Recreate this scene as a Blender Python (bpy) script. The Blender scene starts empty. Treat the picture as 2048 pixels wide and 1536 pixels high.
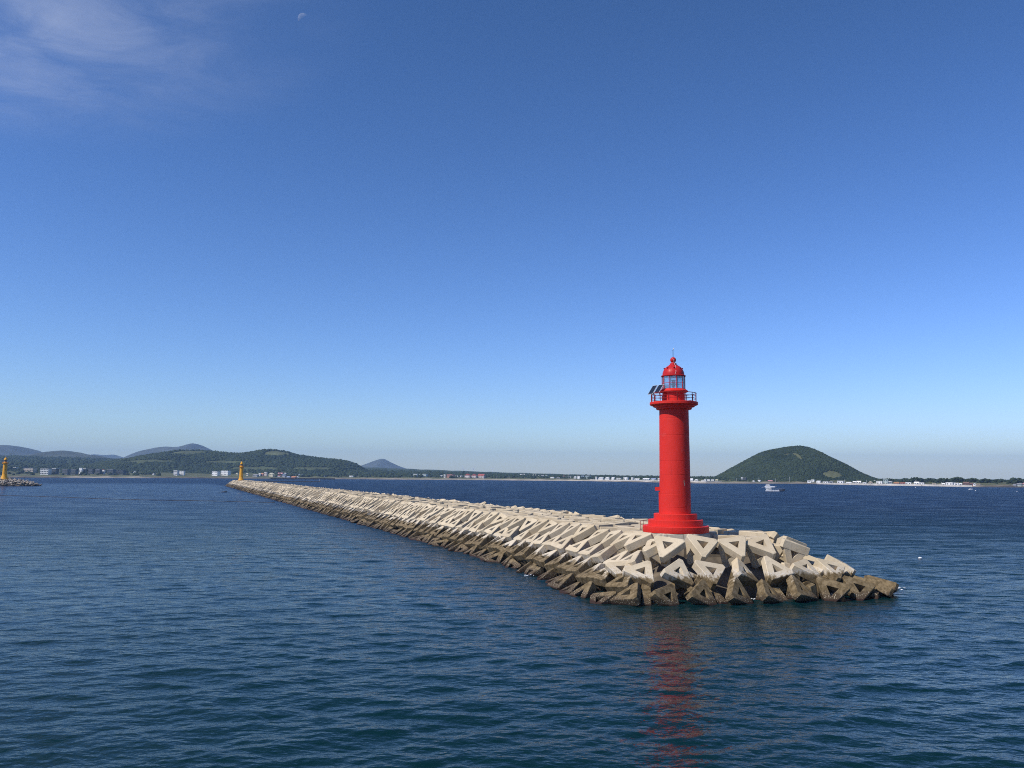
import bpy, math, random
import numpy as np
from mathutils import Vector, Matrix

R = math.radians
random.seed(7)
RNG = np.random.default_rng(11)
scene = bpy.context.scene
COL = scene.collection

# ------------------------------------------------------------------ camera
CAM_H = 11.0
PITCH, ROLL, FPX = R(6.34), R(0.40), 1656.0
cam_d = bpy.data.cameras.new('camera')
cam_d.sensor_width = 36.0
cam_d.lens = 36.0 * FPX / 2048.0
cam_d.clip_start = 0.5
cam_d.clip_end = 90000.0
cam = bpy.data.objects.new('camera', cam_d)
COL.objects.link(cam)
FWD = np.array([0, math.cos(PITCH), math.sin(PITCH)])
R0 = np.array([1.0, 0, 0]); U0 = np.array([0, -math.sin(PITCH), math.cos(PITCH)])
RT = math.cos(ROLL) * R0 + math.sin(ROLL) * U0
UP = -math.sin(ROLL) * R0 + math.cos(ROLL) * U0
cam.matrix_world = Matrix(((RT[0], UP[0], -FWD[0], 0), (RT[1], UP[1], -FWD[1], 0), (RT[2], UP[2], -FWD[2], CAM_H), (0, 0, 0, 1)))
scene.camera = cam

# ------------------------------------------------------------------ sky, sun, exposure
SUN_EL, SUN_AZ = R(47), math.atan2(-0.84, -0.54)          # azimuth clockwise from +Y
world = bpy.data.worlds.new('World')
scene.world = world
world.use_nodes = True
wn, wl = world.node_tree.nodes, world.node_tree.links
wn.clear()
w_out = wn.new('ShaderNodeOutputWorld')
w_bg = wn.new('ShaderNodeBackground')
w_bg.inputs['Strength'].default_value = 0.105
sky = wn.new('ShaderNodeTexSky')
sky.sky_type = 'NISHITA'
sky.sun_disc = False
sky.sun_elevation = SUN_EL
sky.sun_rotation = SUN_AZ
sky.altitude = 0
sky.air_density = 1.0
sky.dust_density = 0.25
sky.ozone_density = 2.2
# below the horizon the sky goes on as at the horizon
stc = wn.new('ShaderNodeTexCoord'); ssp = wn.new('ShaderNodeSeparateXYZ'); scb = wn.new('ShaderNodeCombineXYZ')
smx = wn.new('ShaderNodeMath'); smx.operation = 'MAXIMUM'; smx.inputs[1].default_value = 0.004
wl.new(stc.outputs['Generated'], ssp.inputs[0]); wl.new(ssp.outputs[2], smx.inputs[0])
wl.new(ssp.outputs[0], scb.inputs[0]); wl.new(ssp.outputs[1], scb.inputs[1]); wl.new(smx.outputs[0], scb.inputs[2])
wl.new(scb.outputs[0], sky.inputs[0])
def wmath(op, a, b=None, c=None):
    n = wn.new('ShaderNodeMath'); n.operation = op
    for i, v in enumerate((a, b, c)):
        if v is None: continue
        if isinstance(v, (int, float)): n.inputs[i].default_value = v
        else: wl.new(v, n.inputs[i])
    return n.outputs[0]
hs = wn.new('ShaderNodeHueSaturation')
hs.inputs['Hue'].default_value = 0.508
hs.inputs['Saturation'].default_value = 1.12
hs.inputs['Value'].default_value = 1.0
wl.new(sky.outputs[0], hs.inputs['Color'])
# deeper blue overhead, per-channel response of the photograph's clear polarised-looking sky
def chan_curve(col):
    sp = wn.new('ShaderNodeSeparateColor'); wl.new(col, sp.inputs[0])
    cb = wn.new('ShaderNodeCombineColor')
    for i, (gm, gn) in enumerate(((1.32, 1.25), (1.26, 1.33), (1.5, 1.865))):
        v = wmath('MULTIPLY', wmath('POWER', wmath('MULTIPLY', sp.outputs[i], 0.105), gm), gn / 0.105)
        wl.new(v, cb.inputs[i])
    return cb.outputs[0]
sky_col = chan_curve(hs.outputs[0])
# thin cirrus on a high flat layer: direction divided by its height
tc = wn.new('ShaderNodeTexCoord')
sx = wn.new('ShaderNodeSeparateXYZ'); wl.new(tc.outputs['Generated'], sx.inputs[0])
zc = wmath('MAXIMUM', sx.outputs[2], 0.05)
px_ = wmath('DIVIDE', sx.outputs[0], zc); py_ = wmath('DIVIDE', sx.outputs[1], zc)
cx = wn.new('ShaderNodeCombineXYZ'); wl.new(px_, cx.inputs[0]); wl.new(py_, cx.inputs[1])
mp = wn.new('ShaderNodeMapping'); mp.inputs['Scale'].default_value = (1.5, 2.0, 1.0); mp.inputs['Rotation'].default_value = (0, 0, R(-25))
wl.new(cx.outputs[0], mp.inputs[0])
nz = wn.new('ShaderNodeTexNoise'); nz.inputs['Scale'].default_value = 2.1; nz.inputs['Detail'].default_value = 12; nz.inputs['Roughness'].default_value = 0.62
nz.inputs['Distortion'].default_value = 0.5
wl.new(mp.outputs[0], nz.inputs['Vector'])
vd = wn.new('ShaderNodeVectorMath'); vd.operation = 'DISTANCE'; wl.new(cx.outputs[0], vd.inputs[0]); vd.inputs[1].default_value = (-1.32, 1.45, 0)
mk = wn.new('ShaderNodeMapRange'); mk.interpolation_type = 'SMOOTHSTEP'
mk.inputs['From Min'].default_value = 1.1; mk.inputs['From Max'].default_value = 0.22
wl.new(vd.outputs['Value'], mk.inputs[0])
nr = wn.new('ShaderNodeMapRange'); nr.interpolation_type = 'SMOOTHSTEP'
nr.inputs['From Min'].default_value = 0.30; nr.inputs['From Max'].default_value = 0.78
wl.new(nz.outputs[0], nr.inputs[0])
cf = wmath('MULTIPLY', wmath('MULTIPLY', mk.outputs[0], wmath('ADD', wmath('MULTIPLY', nr.outputs[0], 0.85), 0.15)), 0.46)
mx = wn.new('ShaderNodeMix'); mx.data_type = 'RGBA'
wl.new(cf, mx.inputs['Factor']); wl.new(sky_col, mx.inputs['A']); mx.inputs['B'].default_value = (5.4, 6.0, 7.6, 1)
wl.new(mx.outputs['Result'], w_bg.inputs['Color'])
wl.new(w_bg.outputs[0], w_out.inputs['Surface'])

SUN_DIR = np.array([math.sin(SUN_AZ) * math.cos(SUN_EL), math.cos(SUN_AZ) * math.cos(SUN_EL), math.sin(SUN_EL)])
sun_d = bpy.data.lights.new('sun', 'SUN')
sun_d.energy = 4.8
sun_d.angle = R(0.53)
sun_d.color = (1.0, 0.95, 0.87)
sun = bpy.data.objects.new('sun', sun_d)
sun.rotation_euler = Vector(SUN_DIR).to_track_quat('Z', 'Y').to_euler()
sun.location = (0, 0, 200)
COL.objects.link(sun)

scene.cycles.sample_clamp_indirect = 4.0
scene.cycles.sample_clamp_direct = 12.0
scene.cycles.use_denoising = False          # keep the fine ripple, a little sensor-like grain is fine
vs = scene.view_settings
scene.cycles.filter_width = 1.05
vs.view_transform = 'Standard'; vs.look = 'None'; vs.exposure = 0.0; vs.gamma = 1.0; vs.use_curve_mapping = False

# ------------------------------------------------------------------ helpers
def at(px, py, Y):
    """world point seen at photo pixel (px, py) at distance Y ahead"""
    d = FWD + (px - 1024) / FPX * RT - (py - 768) / FPX * UP
    t = Y / d[1]
    return np.array([d[0] * t, Y, CAM_H + d[2] * t])

def on_sea(px, py):
    d = FWD + (px - 1024) / FPX * RT - (py - 768) / FPX * UP
    t = -CAM_H / d[2]
    return np.array([d[0] * t, d[1] * t, 0.0])

def tag(o, label=None, cat=None, group=None, kind=None):
    if label: o['label'] = label
    if cat: o['category'] = cat
    if group: o['group'] = group
    if kind: o['kind'] = kind
    return o

def empty(name, loc=(0, 0, 0), rz=0.0, label=None, cat=None, group=None):
    o = bpy.data.objects.new(name, None)
    o.empty_display_size = 0.3
    o.location = loc; o.rotation_euler = (0, 0, rz)
    COL.objects.link(o)
    return tag(o, label, cat, group)

def mesh_np(name, V, F, mat=None, smooth=False, cols=None, mats=None):
    """V (n,3) array, F list of faces or (m,k) array"""
    me = bpy.data.meshes.new(name)
    V = np.asarray(V, dtype=np.float32)
    if isinstance(F, np.ndarray):
        m, k = F.shape
        me.vertices.add(len(V)); me.vertices.foreach_set('co', V.ravel())
        me.loops.add(m * k); me.loops.foreach_set('vertex_index', F.astype(np.int32).ravel())
        me.polygons.add(m); me.polygons.foreach_set('loop_start', (np.arange(m) * k).astype(np.int32))
        me.update(calc_edges=True)
    else:
        me.from_pydata([tuple(v) for v in V], [], F)
        me.update()
    if cols is not None:
        a = me.color_attributes.new('tint', 'FLOAT_COLOR', 'POINT')
        c = np.ones((len(V), 4), dtype=np.float32); c[:, :3] = cols
        a.data.foreach_set('color', c.ravel())
    if mat: me.materials.append(mat)
    if smooth:
        me.polygons.foreach_set('use_smooth', np.ones(len(me.polygons), dtype=bool))
    return me

def link(name, me, parent=None, loc=None, rot=None):
    o = bpy.data.objects.new(name, me)
    if parent: o.parent = parent
    if loc is not None: o.location = loc
    if rot is not None: o.rotation_euler = rot
    COL.objects.link(o)
    return o

class MB:
    def __init__(self): self.v = []; self.f = []
    def add(self, vs, fs):
        n = len(self.v); self.v += [tuple(map(float, p)) for p in vs]; self.f += [tuple(i + n for i in f) for f in fs]
        return self
    def box(self, x0, x1, y0, y1, z0, z1):
        return self.add([(x0, y0, z0), (x1, y0, z0), (x1, y1, z0), (x0, y1, z0), (x0, y0, z1), (x1, y0, z1), (x1, y1, z1), (x0, y1, z1)],
                        [(3, 2, 1, 0), (4, 5, 6, 7), (0, 1, 5, 4), (1, 2, 6, 5), (2, 3, 7, 6), (3, 0, 4, 7)])
    def lathe(self, prof, n=48, a0=0.0, cx=0, cy=0):
        vs = []; fs = []
        for r, z in prof:
            for k in range(n):
                a = a0 + 2 * math.pi * k / n
                vs.append((cx + r * math.cos(a), cy + r * math.sin(a), z))
        for i in range(len(prof) - 1):
            for k in range(n):
                k2 = (k + 1) % n
                fs.append((i * n + k, i * n + k2, (i + 1) * n + k2, (i + 1) * n + k))
        fs.append(tuple(range(n - 1, -1, -1)))
        fs.append(tuple((len(prof) - 1) * n + k for k in range(n)))
        return self.add(vs, fs)
    def tube(self, pts, r, n=6, closed=False):
        pts = [Vector(p) for p in pts]; m = len(pts); vs = []; fs = []
        for i, p in enumerate(pts):
            a = pts[(i - 1) % m] if (closed or i > 0) else p
            b = pts[(i + 1) % m] if (closed or i < m - 1) else p
            t = (b - a).normalized()
            ref = Vector((0, 0, 1)) if abs(t.z) < 0.9 else Vector((1, 0, 0))
            s = t.cross(ref).normalized(); u = s.cross(t)
            for k in range(n):
                q = 2 * math.pi * k / n
                vs.append(p + s * (r * math.cos(q)) + u * (r * math.sin(q)))
        for i in range(m if closed else m - 1):
            j = (i + 1) % m
            for k in range(n):
                k2 = (k + 1) % n
                fs.append((i * n + k, i * n + k2, j * n + k2, j * n + k))
        if not closed:
            fs.append(tuple(range(n - 1, -1, -1))); fs.append(tuple((m - 1) * n + k for k in range(n)))
        return self.add(vs, fs)
    def build(self, name, mat, parent=None, smooth=False, auto=None, loc=None, rot=None):
        me = mesh_np(name, self.v, self.f, mat)
        if smooth or auto:
            me.polygons.foreach_set('use_smooth', np.ones(len(me.polygons), dtype=bool))
            if auto: me.set_sharp_from_angle(angle=R(auto))
        return link(name, me, parent, loc, rot)

# ---- materials
class NM:
    """small node-graph helper"""
    def __init__(self, name):
        self.m = bpy.data.materials.new(name); self.m.use_nodes = True
        self.n = self.m.node_tree.nodes; self.l = self.m.node_tree.links
        self.n.clear()
        self.out = self.n.new('ShaderNodeOutputMaterial')
    def set(self, sock, v):
        if isinstance(v, bpy.types.NodeSocket): self.l.new(v, sock)
        elif isinstance(v, (tuple, list)) and len(v) == 3 and sock.type == 'RGBA': sock.default_value = (*v, 1)
        else: sock.default_value = v
    def math(self, op, a, b=0.0, clamp=False):
        n = self.n.new('ShaderNodeMath'); n.operation = op; n.use_clamp = clamp
        self.set(n.inputs[0], a); self.set(n.inputs[1], b); return n.outputs[0]
    def noise(self, vec, scale, detail=4, rough=0.55, dist=0.0):
        n = self.n.new('ShaderNodeTexNoise'); n.inputs['Scale'].default_value = scale; n.inputs['Detail'].default_value = detail
        n.inputs['Roughness'].default_value = rough; n.inputs['Distortion'].default_value = dist
        self.l.new(vec, n.inputs['Vector']); return n.outputs[0]
    def rng(self, v, a, b, c=0.0, d=1.0, smooth=True):
        n = self.n.new('ShaderNodeMapRange')
        if smooth: n.interpolation_type = 'SMOOTHSTEP'
        self.set(n.inputs[0], v)
        for k, x in zip(('From Min', 'From Max', 'To Min', 'To Max'), (a, b, c, d)): self.set(n.inputs[k], x)
        return n.outputs[0]
    def mix(self, f, a, b, mode='MIX'):
        n = self.n.new('ShaderNodeMix'); n.data_type = 'RGBA'; n.blend_type = mode
        self.set(n.inputs['Factor'], f); self.set(n.inputs['A'], a); self.set(n.inputs['B'], b); return n.outputs['Result']
    def pos(self):
        return self.n.new('ShaderNodeNewGeometry').outputs['Position']
    def obj(self):
        return self.n.new('ShaderNodeTexCoord').outputs['Object']
    def sep(self, v):
        n = self.n.new('ShaderNodeSeparateXYZ'); self.l.new(v, n.inputs[0]); return n.outputs
    def mapping(self, v, scale=(1, 1, 1), rot=(0, 0, 0)):
        n = self.n.new('ShaderNodeMapping'); n.inputs['Scale'].default_value = scale; n.inputs['Rotation'].default_value = rot
        self.l.new(v, n.inputs[0]); return n.outputs[0]
    def attr(self, name):
        n = self.n.new('ShaderNodeAttribute'); n.attribute_name = name; return n.outputs['Color']
    def bump(self, h, strength, dist=0.1, normal=None):
        n = self.n.new('ShaderNodeBump'); self.set(n.inputs['Strength'], strength); self.set(n.inputs['Distance'], dist)
        self.l.new(h, n.inputs['Height'])
        if normal is not None: self.l.new(normal, n.inputs['Normal'])
        return n.outputs[0]
    def bsdf(self, color, rough=0.6, metal=0.0, normal=None, ior=1.45, spec=0.5):
        b = self.n.new('ShaderNodeBsdfPrincipled')
        self.set(b.inputs['Base Color'], color); self.set(b.inputs['Roughness'], rough); self.set(b.inputs['Metallic'], metal)
        b.inputs['IOR'].default_value = ior; b.inputs['Specular IOR Level'].default_value = spec
        if normal is not None: self.l.new(normal, b.inputs['Normal'])
        self.l.new(b.outputs[0], self.out.inputs['Surface']); self.b = b
        return self.m

def plain(name, color, rough=0.6, metal=0.0, var=0.25, scale=1.0):
    g = NM(name)
    n = g.noise(g.obj(), scale, 5)
    c = g.mix(g.rng(n, 0.3, 0.7), tuple(x * (1 - var) for x in color), tuple(min(1, x * (1 + var * 0.4)) for x in color))
    return g.bsdf(c, rough, metal)

M = {}
# armour concrete: pale above, algae-brown below the tide line, barnacled at the water
def mat_armour():
    g = NM('armour_concrete')
    P = g.pos(); z = g.sep(P)[2]
    oi = g.n.new('ShaderNodeObjectInfo').outputs['Random']
    nl = g.noise(P, 0.35, 4); nm = g.noise(P, 2.2, 6, 0.65); nf = g.noise(P, 9.0, 5, 0.7)
    streak = g.noise(g.mapping(P, (3.0, 3.0, 0.5)), 1.3, 5, 0.65)
    pale = g.mix(g.rng(nl, 0.3, 0.7), (0.48, 0.385, 0.245), (0.61, 0.505, 0.345))
    pale = g.mix(g.math('MULTIPLY', g.rng(nm, 0.50, 0.74), 0.5), pale, (0.33, 0.27, 0.185))
    pale = g.mix(g.math('MULTIPLY', g.rng(streak, 0.57, 0.74), 0.45), pale, (0.24, 0.195, 0.13))
    pale = g.mix(g.rng(oi, 0.0, 1.0, 0.0, 0.22, False), pale, (0.40, 0.34, 0.26))
    brown = g.mix(g.rng(nm, 0.35, 0.65), (0.095, 0.066, 0.030), (0.215, 0.158, 0.085))
    brown = g.mix(g.rng(nf, 0.55, 0.8), brown, (0.30, 0.25, 0.17))
    zz = g.math('ADD', z, g.math('MULTIPLY', g.math('SUBTRACT', nl, 0.5), 1.6))
    zz = g.math('ADD', zz, g.math('MULTIPLY', g.math('SUBTRACT', streak, 0.5), 1.5))
    zz = g.math('ADD', zz, g.math('MULTIPLY', g.math('SUBTRACT', nm, 0.5), 0.7))
    c = g.mix(g.rng(zz, 1.95, 2.5), brown, pale)
    # bleached salt line where the algae ends
    salt = g.math('MULTIPLY', g.rng(zz, 2.1, 2.35), g.rng(zz, 2.8, 2.4))
    c = g.mix(g.math('MULTIPLY', salt, g.rng(nf, 0.42, 0.6, 0.0, 0.75)), c, (0.60, 0.56, 0.50))
    # barnacles
    bz = g.math('ADD', z, g.math('MULTIPLY', g.math('SUBTRACT', nm, 0.5), 0.9))
    vo = g.n.new('ShaderNodeTexVoronoi'); vo.inputs['Scale'].default_value = 7.0; g.l.new(P, vo.inputs['Vector'])
    barn = g.mix(g.rng(vo.outputs['Distance'], 0.18, 0.34), (0.36, 0.31, 0.22), (0.075, 0.052, 0.03))
    c = g.mix(g.rng(bz, 0.85, 0.4), c, barn)
    c = g.mix(g.rng(z, 0.24, 0.05), c, (0.035, 0.018, 0.012))
    h = g.math('ADD', g.math('MULTIPLY', nf, 0.5), nm)
    rough_z = g.rng(z, 0.9, 0.2, 0.25, 1.0)
    g.bsdf(c, 0.85, normal=g.bump(h, rough_z, 0.06), spec=0.25)
    return g.m
M['armour'] = mat_armour()

def mat_paint(name, base, dark, rough=0.55):
    g = NM(name); P = g.obj(); z = g.sep(P)[2]
    n1 = g.noise(P, 0.6, 5); n2 = g.noise(g.mapping(P, (4, 4, 0.35)), 1.5, 6, 0.65); n3 = g.noise(P, 14, 4, 0.7)
    c = g.mix(g.rng(n1, 0.3, 0.75, 0.0, 0.55), base, dark)
    c = g.mix(g.rng(n2, 0.52, 0.75, 0.0, 0.55), c, tuple(x * 0.72 for x in dark))
    c = g.mix(g.rng(n1, 0.62, 0.8, 0.0, 0.12), c, (0.75, 0.45, 0.40))
    c = g.mix(g.rng(n3, 0.66, 0.74, 0.0, 0.45), c, tuple(x * 0.55 for x in base))
    h = g.math('ADD', n3, g.math('MULTIPLY', n1, 2.0))
    g.bsdf(c, rough, normal=g.bump(h, 0.3, 0.03), spec=0.2)
    return g.m
M['red'] = mat_paint('red_paint', (0.66, 0.030, 0.020), (0.52, 0.023, 0.017))
M['red_metal'] = mat_paint('red_metal_paint', (0.50, 0.022, 0.022), (0.40, 0.018, 0.020), 0.35)
M['rail'] = plain('dark_red_rail', (0.26, 0.014, 0.014), 0.95)
M['yellow'] = mat_paint('yellow_paint', (0.74, 0.36, 0.022), (0.62, 0.28, 0.02))
M['concrete'] = None
def mat_concrete():
    g = NM('stained_concrete'); P = g.pos()
    n = g.noise(P, 0.8, 6); s = g.noise(g.mapping(P, (2.5, 2.5, 0.4)), 1.2, 6, 0.65); f = g.noise(P, 8, 4)
    c = g.mix(g.rng(n, 0.3, 0.7), (0.40, 0.35, 0.265), (0.50, 0.44, 0.34))
    c = g.mix(g.rng(s, 0.5, 0.7, 0.0, 0.85), c, (0.15, 0.10, 0.06))
    g.bsdf(c, 0.85, normal=g.bump(f, 0.3, 0.03), spec=0.3)
    return g.m
M['concrete'] = mat_concrete()
M['core'] = plain('core_rubble', (0.15, 0.12, 0.085), 0.9, 0, 0.5, 0.6)
M['dark_metal'] = plain('dark_metal', (0.035, 0.035, 0.04), 0.45, 0.6)
M['white_metal'] = plain('white_metal', (0.78, 0.78, 0.78), 0.4)
M['panel'] = plain('solar_cell', (0.018, 0.022, 0.035), 0.18, 0, 0.3, 3)
M['lens'] = plain('lamp_body', (0.03, 0.04, 0.05), 0.25, 0.4)
g = NM('lantern_glass')
gl = g.n.new('ShaderNodeBsdfGlossy'); gl.inputs['Roughness'].default_value = 0.03; gl.inputs['Color'].default_value = (0.9, 0.95, 1, 1)
tr = g.n.new('ShaderNodeBsdfTransparent'); tr.inputs['Color'].default_value = (0.80, 0.90, 0.94, 1)
fr = g.n.new('ShaderNodeFresnel'); fr.inputs['IOR'].default_value = 1.5
ms = g.n.new('ShaderNodeMixShader'); g.l.new(g.math('ADD', fr.outputs[0], 0.04), ms.inputs[0]); g.l.new(tr.outputs[0], ms.inputs[1]); g.l.new(gl.outputs[0], ms.inputs[2])
df = g.n.new('ShaderNodeBsdfDiffuse'); df.inputs['Color'].default_value = (.75, .80, .82, 1); m2 = g.n.new('ShaderNodeMixShader'); m2.inputs[0].default_value = .09   # thin milky white diffuse layer
g.l.new(ms.outputs[0], m2.inputs[1]); g.l.new(df.outputs[0], m2.inputs[2]); g.l.new(m2.outputs[0], g.out.inputs['Surface'])
M['glass'] = g.m
M['foam'] = plain('foam_white', (0.85, 0.88, 0.9), 0.7)

# breakwater frame: d along it away from us, q across it to the open sea, O under the lighthouse on the harbour waterline
LX, LY = 16.68, 85.0
DV = np.array([-0.368, 0.930]); QV = np.array([0.930, 0.368])
OV = np.array([LX, LY]) - 8.7 * QV
def ps(p, s): return OV + p * QV + s * DV

# ------------------------------------------------------------------ sea
SEA_OPEN, SEA_LEE, ROUGH_OPEN, ROUGH_LEE, SEA_SPEC = 1.8, 0.85, 0.44, 0.26, 0.23
def wave_field(X, Y, cell):
    rng = np.random.default_rng(3)
    P = (X - OV[0]) * QV[0] + (Y - OV[1]) * QV[1]
    S = (X - OV[0]) * DV[0] + (Y - OV[1]) * DV[1]
    lee = 1 / (1 + np.exp(-(P + 2) / 7.0))                      # 0 harbour side, 1 open sea
    far = np.clip((S + 60) / 120, 0, 1)
    amp = 1.25 - 0.45 * (1 - lee) * far
    Z = np.zeros_like(X); DX = np.zeros_like(X); DY = np.zeros_like(X)
    N = 84
    for i in range(N):
        lam = 0.38 * (8.0 / 0.38) ** ((i + rng.random()) / N)
        main = -62 if i % 2 else -104
        ang = R(main + rng.normal(0, 30 if lam < 1.0 else 19))
        k = 2 * math.pi / lam
        st = 0.021 if lam < 0.8 else (0.0245 if lam < 3.2 else 0.011)
        a = st / k
        fade = np.clip((lam - 1.6 * cell) / (1.6 * cell), 0, 1)
        # patchy groups so that crests stay short
        ga, gb = rng.uniform(0, 6.28, 2); gk = k * 0.13; gang = ang + R(70)
        grp = 0.62 + 0.38 * np.sin(gk * (X * math.cos(gang) + Y * math.sin(gang)) + ga) * np.sin(gk * 0.7 * (X * math.cos(ang) + Y * math.sin(ang)) + gb)
        ph = k * (X * math.cos(ang) + Y * math.sin(ang)) + rng.uniform(0, 6.28)
        A = a * amp * fade * grp
        Z += A * np.sin(ph)
        c = np.cos(ph) * A * 1.0
        DX -= c * math.cos(ang) * -1.0; DY -= c * math.sin(ang) * -1.0
    return Z, DX, DY

def build_sea():
    rs = [11.0]
    while rs[-1] < 2600:
        r = rs[-1]
        rs.append(r + max(0.075, min(r * 0.0050, r * r / 9108)))
    rs += [3400, 5000, 9000, 20000, 45000]
    rs = np.array(rs)
    azf = np.linspace(R(-46), R(46), 640)
    azc = np.linspace(R(46), R(314), 60)[1:-1]
    az = np.concatenate([azf, azc])
    A, RR = np.meshgrid(az, rs)
    X = RR * np.sin(A); Y = RR * np.cos(A)
    cell = np.maximum(np.gradient(rs)[:, None] * np.ones_like(A), RR * 0.0025)
    cell[:, len(azf):] = 100.0
    Z, DX, DY = wave_field(X, Y, cell)
    edge = np.clip((R(46) - np.abs(A)) / R(3), 0, 1); edge[:, len(azf):] = 0
    V = np.stack([X + DX * edge, Y + DY * edge, Z * edge], -1)
    nr_, nc = A.shape
    idx = np.arange(nr_ * nc).reshape(nr_, nc)
    a = idx[:-1, :]; b = np.roll(idx, -1, 1)[:-1, :]; c = np.roll(idx, -1, 1)[1:, :]; d = idx[1:, :]
    F = np.stack([a, d, c, b], -1).reshape(-1, 4)
    V = V.reshape(-1, 3)
    # centre under the ship's rail
    V = np.vstack([V, [[0, 0, 0]]]); ci = len(V) - 1
    g = NM('sea_water')
    P = g.pos()
    q = g.n.new('ShaderNodeVectorMath'); q.operation = 'DOT_PRODUCT'; g.l.new(P, q.inputs[0]); q.inputs[1].default_value = (QV[0], QV[1], 0)
    pc = g.math('SUBTRACT', q.outputs['Value'], float(OV @ QV))
    d2 = g.n.new('ShaderNodeVectorMath'); d2.operation = 'DOT_PRODUCT'; g.l.new(P, d2.inputs[0]); d2.inputs[1].default_value = (DV[0], DV[1], 0)
    sc_ = g.math('SUBTRACT', d2.outputs['Value'], float(OV @ DV))
    lee = g.math('MULTIPLY', g.math('MULTIPLY', g.rng(pc, 8, -12), g.rng(sc_, -70, 60)), g.rng(sc_, 1150, 720))      # 1 = sheltered harbour water
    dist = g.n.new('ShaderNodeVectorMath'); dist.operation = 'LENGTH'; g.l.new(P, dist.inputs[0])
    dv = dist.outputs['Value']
    gust = g.noise(g.mapping(P, (0.010, 0.022, 0.01), (0, 0, R(15))), 1.0, 4, 0.6)
    r1 = g.noise(g.mapping(P, (0.9, 1.4, 1), (0, 0, R(12))), 1.6, 3, 0.5, 0.2)
    r2 = g.noise(g.mapping(P, (0.8, 1.6, 1), (0, 0, R(25))), 5.0, 3, 0.55, 0.3)
    r3 = g.noise(g.mapping(P, (0.22, 0.55, 1), (0, 0, R(-12))), 1.0, 4, 0.55)
    k = g.math('MULTIPLY', g.rng(gust, 0.3, 0.7, 0.8, 1.2), g.rng(lee, 0, 1, SEA_OPEN, SEA_LEE))
    r4 = g.noise(g.mapping(P, (0.045, 0.16, 1), (0, 0, R(-4))), 1.0, 9, 0.72)
    paw = g.rng(r4, 0.34, 0.66, 0.0, 1.0)
    h3 = g.math('MULTIPLY', r3, g.math('MULTIPLY', k, g.rng(dv, 40, 180, 0.05, 0.9)))
    h4 = g.math('MULTIPLY', r4, g.math('MULTIPLY', k, g.rng(dv, 90, 400, 0.0, 2.0)))
    h1 = g.math('MULTIPLY', r1, g.math('MULTIPLY', k, g.rng(dv, 40, 110, 0.045, 0.08)))
    h2 = g.math('MULTIPLY', r2, g.math('MULTIPLY', k, 0.0055))
    nrm = g.bump(g.math('ADD', g.math('ADD', h3, h4), g.math('ADD', h1, h2)), 1.0, 1.0)
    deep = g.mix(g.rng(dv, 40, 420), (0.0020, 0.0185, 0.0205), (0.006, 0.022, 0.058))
    ro = g.math('MULTIPLY', g.rng(dv, 40, 220, 0.16, 1.0, False), g.rng(lee, 0, 1, ROUGH_OPEN, ROUGH_LEE))
    ro = g.math('MULTIPLY', ro, g.math('ADD', 0.62, g.math('MULTIPLY', paw, 0.7)))
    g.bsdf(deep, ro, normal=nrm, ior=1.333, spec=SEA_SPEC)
    me = mesh_np('sea', V, F, g.m, smooth=True)
    o = link('sea', me)
    tag(o, 'rippled deep blue sea around the breakwater', None, None, 'structure')
build_sea()

# seabed far below so the sheet is closed water, not a film over nothing
# ------------------------------------------------------------------ land, hills and woods
SHORE = [(-500, 952), (0, 955.5), (250, 956), (450, 957), (500, 957.7), (740, 958.7), (980, 960.3), (1180, 962.2), (1400, 967), (1600, 967.6), (1740, 970.7), (1850, 972.3), (1950, 974.3), (2048, 975), (2500, 981)]
def shore_dist(px):
    xs = [a for a, b in SHORE]; ys = [b for a, b in SHORE]
    y = np.interp(px, xs, ys)
    return on_sea(px, y)[1]
Z1K = ([-500, 0, 250, 500, 750, 1000, 1200, 1400, 1700, 2500], [46, 42, 38, 30, 26, 17, 12, 8.5, 8, 8])
def land_z(px, t):
    z1 = np.interp(px, *Z1K)
    low = np.interp(t, [-60, 0, 10, 30, 60, 150, 400], [-6, -0.1, 1.2, 2.4, 3.6, 6.0, 7.0])
    return low + np.clip((t - 150) / 850, 0, 2.2) * (z1 - 7)
def land_pt(px, t):
    Y = shore_dist(px) + t
    X = (px - 1024) / FPX * Y / math.cos(PITCH) * 1.0
    return X, Y, float(land_z(px, t))

pxs = np.linspace(-480, 2480, 240)
ts = np.array([-60, -10, 0, 6, 12, 20, 30, 45, 60, 90, 120, 150, 220, 300, 420, 600, 800, 1000, 1400, 2000, 3000, 6000, 10000])
V = []; C = []
sand_w = lambda px: np.interp(px, [-480, 130, 170, 200, 240, 285, 320, 420, 740, 760, 960, 1000, 1180, 1220, 1240, 1440, 1620, 1740, 1940, 1960, 2480],
                              [.15, .1, .85, .9, .5, .7, .1, .05, .3, .55, .7, .95, .95, .8, .35, .5, .3, .4, .5, .15, .15])
for px in pxs:
    for t in ts:
        X, Y, z = land_pt(px, t)
        if t > 10: z += 0.8 * math.sin(px * 0.11 + t * 0.05) + 0.5 * math.sin(px * 0.31)
        V.append((X, Y, z))
        s = float(sand_w(px)) * float(np.interp(t, [0, 28, 60], [1, 1, 0]))
        rock = np.array([0.045, 0.042, 0.040]); sand = np.array([0.50, 0.43, 0.33]); grass = np.array([0.12, 0.125, 0.055]); soil = np.array([0.17, 0.135, 0.09])
        base = rock if t < 14 else (soil if t < 40 else grass)
        if t > 300: base = np.array([0.05, 0.07, 0.032])
        C.append(base * (1 - s) + sand * s)
nt = len(ts); F = []
for i in range(len(pxs) - 1):
    for j in range(nt - 1):
        F.append((i * nt + j, (i + 1) * nt + j, (i + 1) * nt + j + 1, i * nt + j + 1))
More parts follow.
